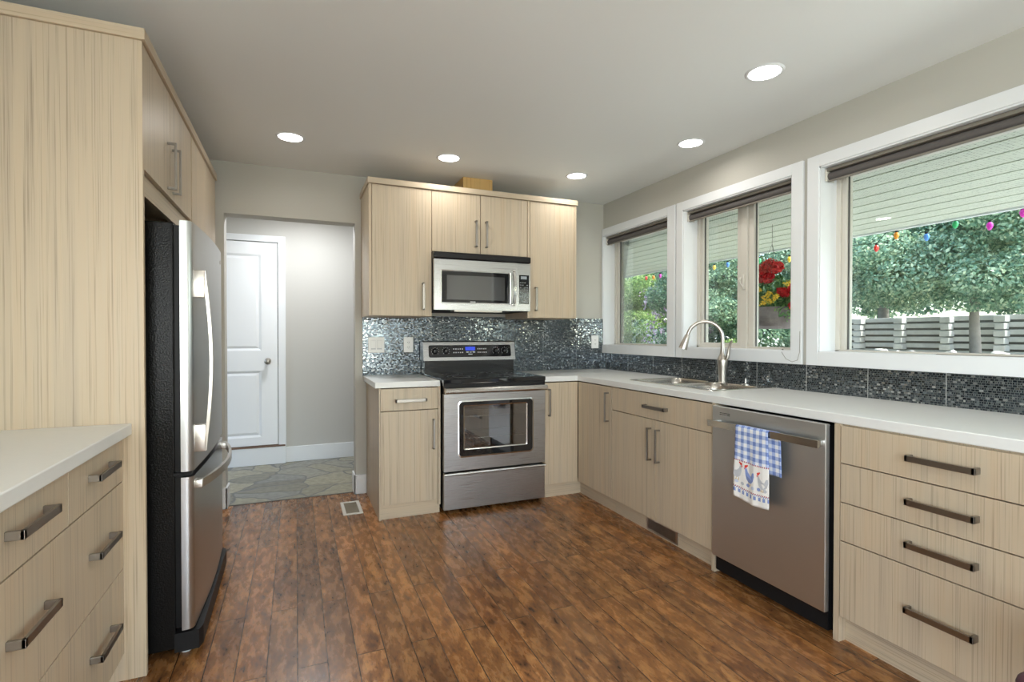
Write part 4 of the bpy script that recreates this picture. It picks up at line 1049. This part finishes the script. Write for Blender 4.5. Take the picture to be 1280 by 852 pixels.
# ================================================================== OUTDOORS
rng = np.random.default_rng(7)
def leaves(name, mat, parent, centers, radii, n, size, origin=None, shell=.55):
    """n folded leaves spread over ellipsoids, dense towards their surface"""
    centers = np.array(centers, float); radii = np.array(radii, float)
    vol = radii.prod(axis=1) ** (2 / 3); w_ = vol / vol.sum(); idx = rng.choice(len(centers), n, p=w_)
    d_ = rng.normal(size=(n, 3)); d_ /= np.linalg.norm(d_, axis=1)[:, None]
    r_ = (shell + (1 - shell) * rng.random(n) ** .6)[:, None]
    p = centers[idx] + d_ * radii[idx] * r_
    nrm = d_ * .5 + rng.normal(size=(n, 3)) * .55 + np.array([0, 0, .45]); nrm /= np.linalg.norm(nrm, axis=1)[:, None]
    t_ = np.cross(nrm, rng.normal(size=(n, 3))); t_ /= np.linalg.norm(t_, axis=1)[:, None]; b_ = np.cross(nrm, t_)
    s_ = (size * (.6 + .8 * rng.random(n)))[:, None]
    v = np.stack([p - t_ * s_, p - b_ * s_ * .55 + nrm * s_ * .18, p + t_ * s_, p + b_ * s_ * .55 + nrm * s_ * .18], 1).reshape(-1, 3)
    off = np.array(wloc(parent) if parent is not None else (origin or (0, 0, 0))); v = v - off
    me = bpy.data.meshes.new(name); me.vertices.add(len(v)); me.vertices.foreach_set('co', v.ravel())
    me.loops.add(4 * n); me.loops.foreach_set('vertex_index', np.arange(4 * n)); me.polygons.add(n)
    me.polygons.foreach_set('loop_start', np.arange(n) * 4); me.polygons.foreach_set('loop_total', np.full(n, 4))
    me.update(calc_edges=True); me.materials.append(mat)
    o = bpy.data.objects.new(name, me); C.objects.link(o)
    if parent is not None: o.parent = parent
    elif origin: o.location = origin
    return o
def clumps(c, r, k, cr, seed):
    g_ = np.random.default_rng(seed); out = []
    for _ in range(k):
        d_ = g_.normal(size=3); d_ /= np.linalg.norm(d_); rr = g_.random() ** .4
        out.append((c[0] + d_[0]*r[0]*rr, c[1] + d_[1]*r[1]*rr, c[2] + d_[2]*r[2]*rr))
    return out, [(cr * (.7 + .6 * g_.random()), cr * (.7 + .6 * g_.random()), cr * .55 * (.7 + .6 * g_.random())) for _ in range(k)]

struct(MB().box(2.86, 7.6, -3, 20, -.25, -.12).build('ground_patio', M['concrete']))
struct(MB().box(7.6, 40, -12, 40, -.25, .90).build('ground_terrace', M['gravel']))
struct(MB().box(7.52, 7.6, -12, 40, -.25, .93).build('wall_garden', M['concrete']))
struct(MB().box(-12, 2.86, -30, YF - .14, -.25, -.12).build('ground_rear', M['grass']))
# eave: soffit in lapped boards, edge strip and gutter board
mb = MB(); n_ = 9; x = 2.86; wd_ = (4.74 - 2.86) / n_
for i in range(n_):
    a = x + i * wd_; mb.prism([(a, -2, 2.140), (a + wd_ - .020, -2, 2.140), (a + wd_ - .016, -2, 2.158), (a + wd_, -2, 2.158), (a + wd_, -2, 2.175), (a, -2, 2.175)], (0, 18, 0))
struct(mb.build('soffit', M['soffit']))
struct(MB().box(4.74, 4.775, -2, 16, 2.128, 2.30).build('trim_fascia', M['white']))
struct(MB().box(2.86, 4.74, -2, 16, 2.3, 2.33).box(2.86, 2.9, 4.262, 16, -.12, 2.14).build('roof_eave', M['siding']))

# coloured bulbs on a wire under the eave edge
t = thing('string_lights', 'string of large coloured bulbs hanging along the outer edge of the eave', 'string lights', (4.76, 3.5, 2.12))
cols = dict(red=(.80, .04, .03), orange=(.85, .30, .02), blue=(.08, .28, .80), green=(.03, .42, .14), magenta=(.70, .03, .50), yellow=(.80, .55, .05))
seq = [(1.984, 2.11, 'magenta'), (2.175, 2.055, 'magenta'), (2.393, 2.108, 'green'), (2.592, 2.045, 'blue'), (2.824, 2.098, 'orange'), (2.989, 2.015, 'red'), (3.869, 2.035, 'yellow'),
       (4.25, 2.07, 'green'), (4.536, 2.03, 'red'), (4.706, 2.085, 'blue'), (4.924, 2.075, 'yellow'), (5.2, 2.06, 'green'), (5.771, 2.045, 'blue'), (5.95, 2.08, 'magenta'), (6.101, 2.075, 'orange'), (6.268, 2.08, 'red'), (1.7, 2.06, 'orange'), (1.45, 2.08, 'blue')]
seq.sort(); pts = []
for (y, z, c_), nx_ in zip(seq, seq[1:] + [None]):
    pts.append((4.782, y, z + .03))
    if nx_: pts.append((4.782, (y + nx_[0]) / 2, min(2.13, max(z, nx_[1]) + .05)))
MB().tube(pts, .004, 6).build('wire', plain('green_wire', (.02, .07, .03), .6), t)
bm_ = {k_: plain('bulb_' + k_, v_, .25, coat=.3) for k_, v_ in cols.items()}
for y, z, c_ in seq:
    b = MB().lathe([(0, -.045), (.010, -.038), (.019, -.018), (.021, -.004), (.015, .012), (.010, .016)], (4.782, y, z), 12).build('bulb', bm_[c_], t, smooth=True)
    MB().lathe([(.011, .014), (.011, .032)], (4.782, y, z), 8).build('socket', M['blackmatte'], b)

# hanging basket
bc = (3.62, 3.09)
t = thing('hanging_basket', 'hanging basket of red and yellow flowers outside the sliding window', 'flower basket', (bc[0], bc[1], 1.28))
MB().lathe([(0, 0), (.13, 0), (.165, .02), (.185, .16), (.195, .175), (.18, .175), (.165, .15), (0, .14)], (bc[0], bc[1], 1.28), 28).build('basket', M['basket'], t, smooth=True)
mb = MB()
for k in range(3): a = R(120 * k + 20); mb.tube([(bc[0] + .185*math.cos(a), bc[1] + .185*math.sin(a), 1.45), (bc[0], bc[1], 1.98)], .0014, 5)
mb.tube([(bc[0], bc[1], 1.98), (bc[0], bc[1], 2.142)], .0014, 5); mb.build('chain', M['blackmatte'], t)
leaves('foliage', M['leaf_basket'], t, [(bc[0], bc[1], 1.50), (bc[0], bc[1] - .14, 1.44), (bc[0] + .02, bc[1] + .12, 1.50), (bc[0], bc[1], 1.62), (bc[0], bc[1] - .20, 1.55)],
       [(.20, .22, .09), (.12, .14, .11), (.12, .14, .09), (.10, .14, .12), (.08, .12, .14)], 2600, .018)
for (dy, z, s_) in ((.07, 1.76, .06), (.0, 1.79, .065), (.03, 1.70, .065), (-.06, 1.77, .055), (.11, 1.70, .045), (-.14, 1.56, .045), (-.10, 1.58, .03), (-.22, 1.60, .04), (-.26, 1.50, .035), (-.28, 1.40, .035), (-.20, 1.46, .025)):
    leaves('red_bloom', M['petal_red'], t, [(bc[0] - .08, bc[1] + dy - .05, z)], [(s_, s_, s_ * .8)], int(4200 * s_), .016, shell=.3)
for (dy, z) in ((.0, 1.50), (-.03, 1.47), (.02, 1.46), (-.06, 1.50), (.08, 1.49), (.13, 1.53), (-.02, 1.53), (.05, 1.57), (-.13, 1.60), (.12, 1.60)):
    leaves('yellow_bloom', M['petal_yellow'], t, [(bc[0] - .22, bc[1] + dy * 1.5 - .13, z + .02)], [(.024, .034, .022)], 42, .009, shell=.3)

# crib fence behind the garden
def fence_z(y): return 1.0
t = thing('crib_fence', 'weathered horizontal-rail crib wall with stacked block posts beyond the garden', 'fence', (9.0, 4, .9))
rails = MB()
for i in range(6):
    z = .93 + i * .103; rails.box(9.06, 9.16, -6, 16, z, z + .068, bev=.006)
rails.build('rails', M['crib'], t)
for k in range(22):
    y = -1.9 + k * .65; mb = MB()
    for i in range(6): z = .90 + i * .103; mb.box(8.94, 9.07, y - .055 - .012 * (i % 2), y + .055 + .012 * (i % 2), z, z + .085, bev=.008)
    if y < 13: mb.build('post', M['crib'], t)
MB().box(9.35, 9.40, -6, 16, .9, 1.45).build('dark_bank', plain('dark_earth', (.10, .10, .085), .95, var=.4, bscale=12), t)  # dark earth-coloured slab behind the rails, showing in their gaps

for k, (y, s_, zz) in enumerate(((5.20, .085, .95), (5.02, .06, .94), (4.72, .07, .95), (4.45, .05, .93), (4.30, .075, .96), (4.16, .05, .94), (3.72, .09, .97), (3.50, .06, .94), (5.62, .06, .94))):
    bm2 = bmesh.new(); bmesh.ops.create_icosphere(bm2, subdivisions=3, radius=s_)
    g_ = np.random.default_rng(k + 50); ph = g_.random(6) * 6
    for v_ in bm2.verts:
        q_ = v_.co.normalized(); v_.co *= 1 + .18 * math.sin(q_.x*4 + ph[0]) + .14 * math.sin(q_.y*5 + ph[1]) + .1 * math.sin(q_.z*6 + ph[2]); v_.co.z *= .8
        v_.co += Vector((8.45 + .1 * math.sin(k * 2.1), y, .9 + s_ * .62))
    m = MB(); m.bm.free(); m.bm = bm2
    o = m.build('garden_rock', M['rock'], smooth=True, origin=(8.45, y, .9))
    tag(o, 'pale rounded garden rock in front of the crib wall', 'rock', 'pale rocks along the garden bed')

def tree(name, label, base, h, trunk_r, crown_c, crown_r, k, cr, n, size, mat, seed, group=None, lean=(0, 0), branches=6):
    t = thing(name, label, 'tree' if 'tree' in name else 'shrub', base, group)
    g_ = np.random.default_rng(seed); b = Vector(base); top = Vector((base[0] + lean[0], base[1] + lean[1], base[2] + h))
    MB().tube([b, b.lerp(top, .3) + Vector((.02, .03, 0)), b.lerp(top, .65), top], [trunk_r * 1.25, trunk_r, trunk_r * .8, trunk_r * .45], 12).build('trunk', M['bark'], t, smooth=True)
    cs, rs = clumps(crown_c, crown_r, k, cr, seed)
    for i in range(branches):
        s_ = b.lerp(top, .45 + .5 * i / branches); e_ = Vector(cs[i % len(cs)]); m_ = s_.lerp(e_, .5) + Vector((0, 0, .08))
        MB().tube([s_, m_, e_], [trunk_r * .42, trunk_r * .26, trunk_r * .08], 8).build('branch', M['bark'], t, smooth=True)
    leaves('crown', mat, t, cs, rs, n, size)
    return t
tree('maple_tree', 'spreading green maple with a bare grey trunk in front of the crib wall', (7.9, 3.72, .90), 1.9, .050, (7.7, 3.9, 2.42), (1.0, 1.9, .86), 60, .42, 100000, .024, M['leaf_maple'], 3, branches=9)
tree('maple_tree', 'dark thin-stemmed tree at the far edge of the large window view', (8.2, 6.1, .90), 2.0, .045, (8.2, 6.3, 2.75), (.8, .75, 1.1), 26, .40, 42000, .024, M['leaf_maple'], 11)
tree('lilac_shrub', 'tall bright green shrub seen through the far corner window', (7.3, 9.9, -.12), 2.6, .05, (7.2, 9.8, 1.75), (.9, 1.5, 1.0), 40, .42, 60000, .024, M['leaf_bright'], 21)
tree('lilac_shrub', 'dark green shrub behind the sliding window, left of the hanging basket', (6.6, 7.1, -.12), 2.5, .05, (6.5, 7.1, 1.75), (.7, .85, .95), 34, .38, 50000, .023, M['leaf_dark'], 31)
tree('lilac_shrub', 'dark green shrub behind the hanging basket', (6.6, 5.8, -.12), 2.2, .05, (6.5, 5.75, 1.5), (.6, .65, .8), 26, .34, 40000, .023, M['leaf_dark'], 41)
t = tree('flowering_shrub', 'low white-flowered shrub below the hanging basket', (5.6, 5.05, -.12), 1.0, .03, (5.6, 5.05, .85), (.4, .55, .35), 16, .28, 14000, .022, M['leaf_bright'], 51)
leaves('white_flowers', M['petal_white'], t, [(5.5, 5.05, .95), (5.5, 4.8, .9), (5.5, 5.3, .95)], [(.45, .5, .35)] * 3, 450, .020)
t = bpy.data.objects['lilac_shrub.001']
leaves('purple_flowers', M['petal_pink'], t, [(6.2, 7.4, 1.9), (6.1, 7.0, 1.5), (6.1, 7.2, 1.2)], [(.5, .7, .4)] * 3, 900, .03)
t = bpy.data.objects['lilac_shrub']
leaves('purple_flowers', M['petal_pink'], t, [(6.5, 10.4, 2.5), (6.4, 9.9, 2.55)], [(.35, .6, .3)] * 2, 350, .030)
for k, (x, y, s_) in enumerate(((11.5, 4.2, 1.0), (11.8, 7.2, 1.1), (11.0, 10.2, 1.15), (10.5, 13.2, 1.2), (9.5, 16.2, 1.2), (12.0, .8, 1.0), (7.5, 13.5, .9))):
    tree('background_tree', ['grey-green tree standing behind the maple', 'tall tree behind the crib wall beyond the thin-stemmed tree', 'tree behind the tall bright shrub', 'tree further along behind the far shrub', 'tree at the far end of the yard',
         'tree beyond the near end of the crib wall', 'tree close behind the bright shrub in the far corner view'][k],
         (x, y, .90 if x > 7.6 else -.12), 2.6 * s_, .10, (x, y, .9 + 1.8 * s_), (1.0, 1.35, 1.55 * s_), 34, .55, 34000, .042, M['leaf_maple' if k % 2 else 'leaf_dark'], 100 + k, 'trees along the back of the yard', branches=5)
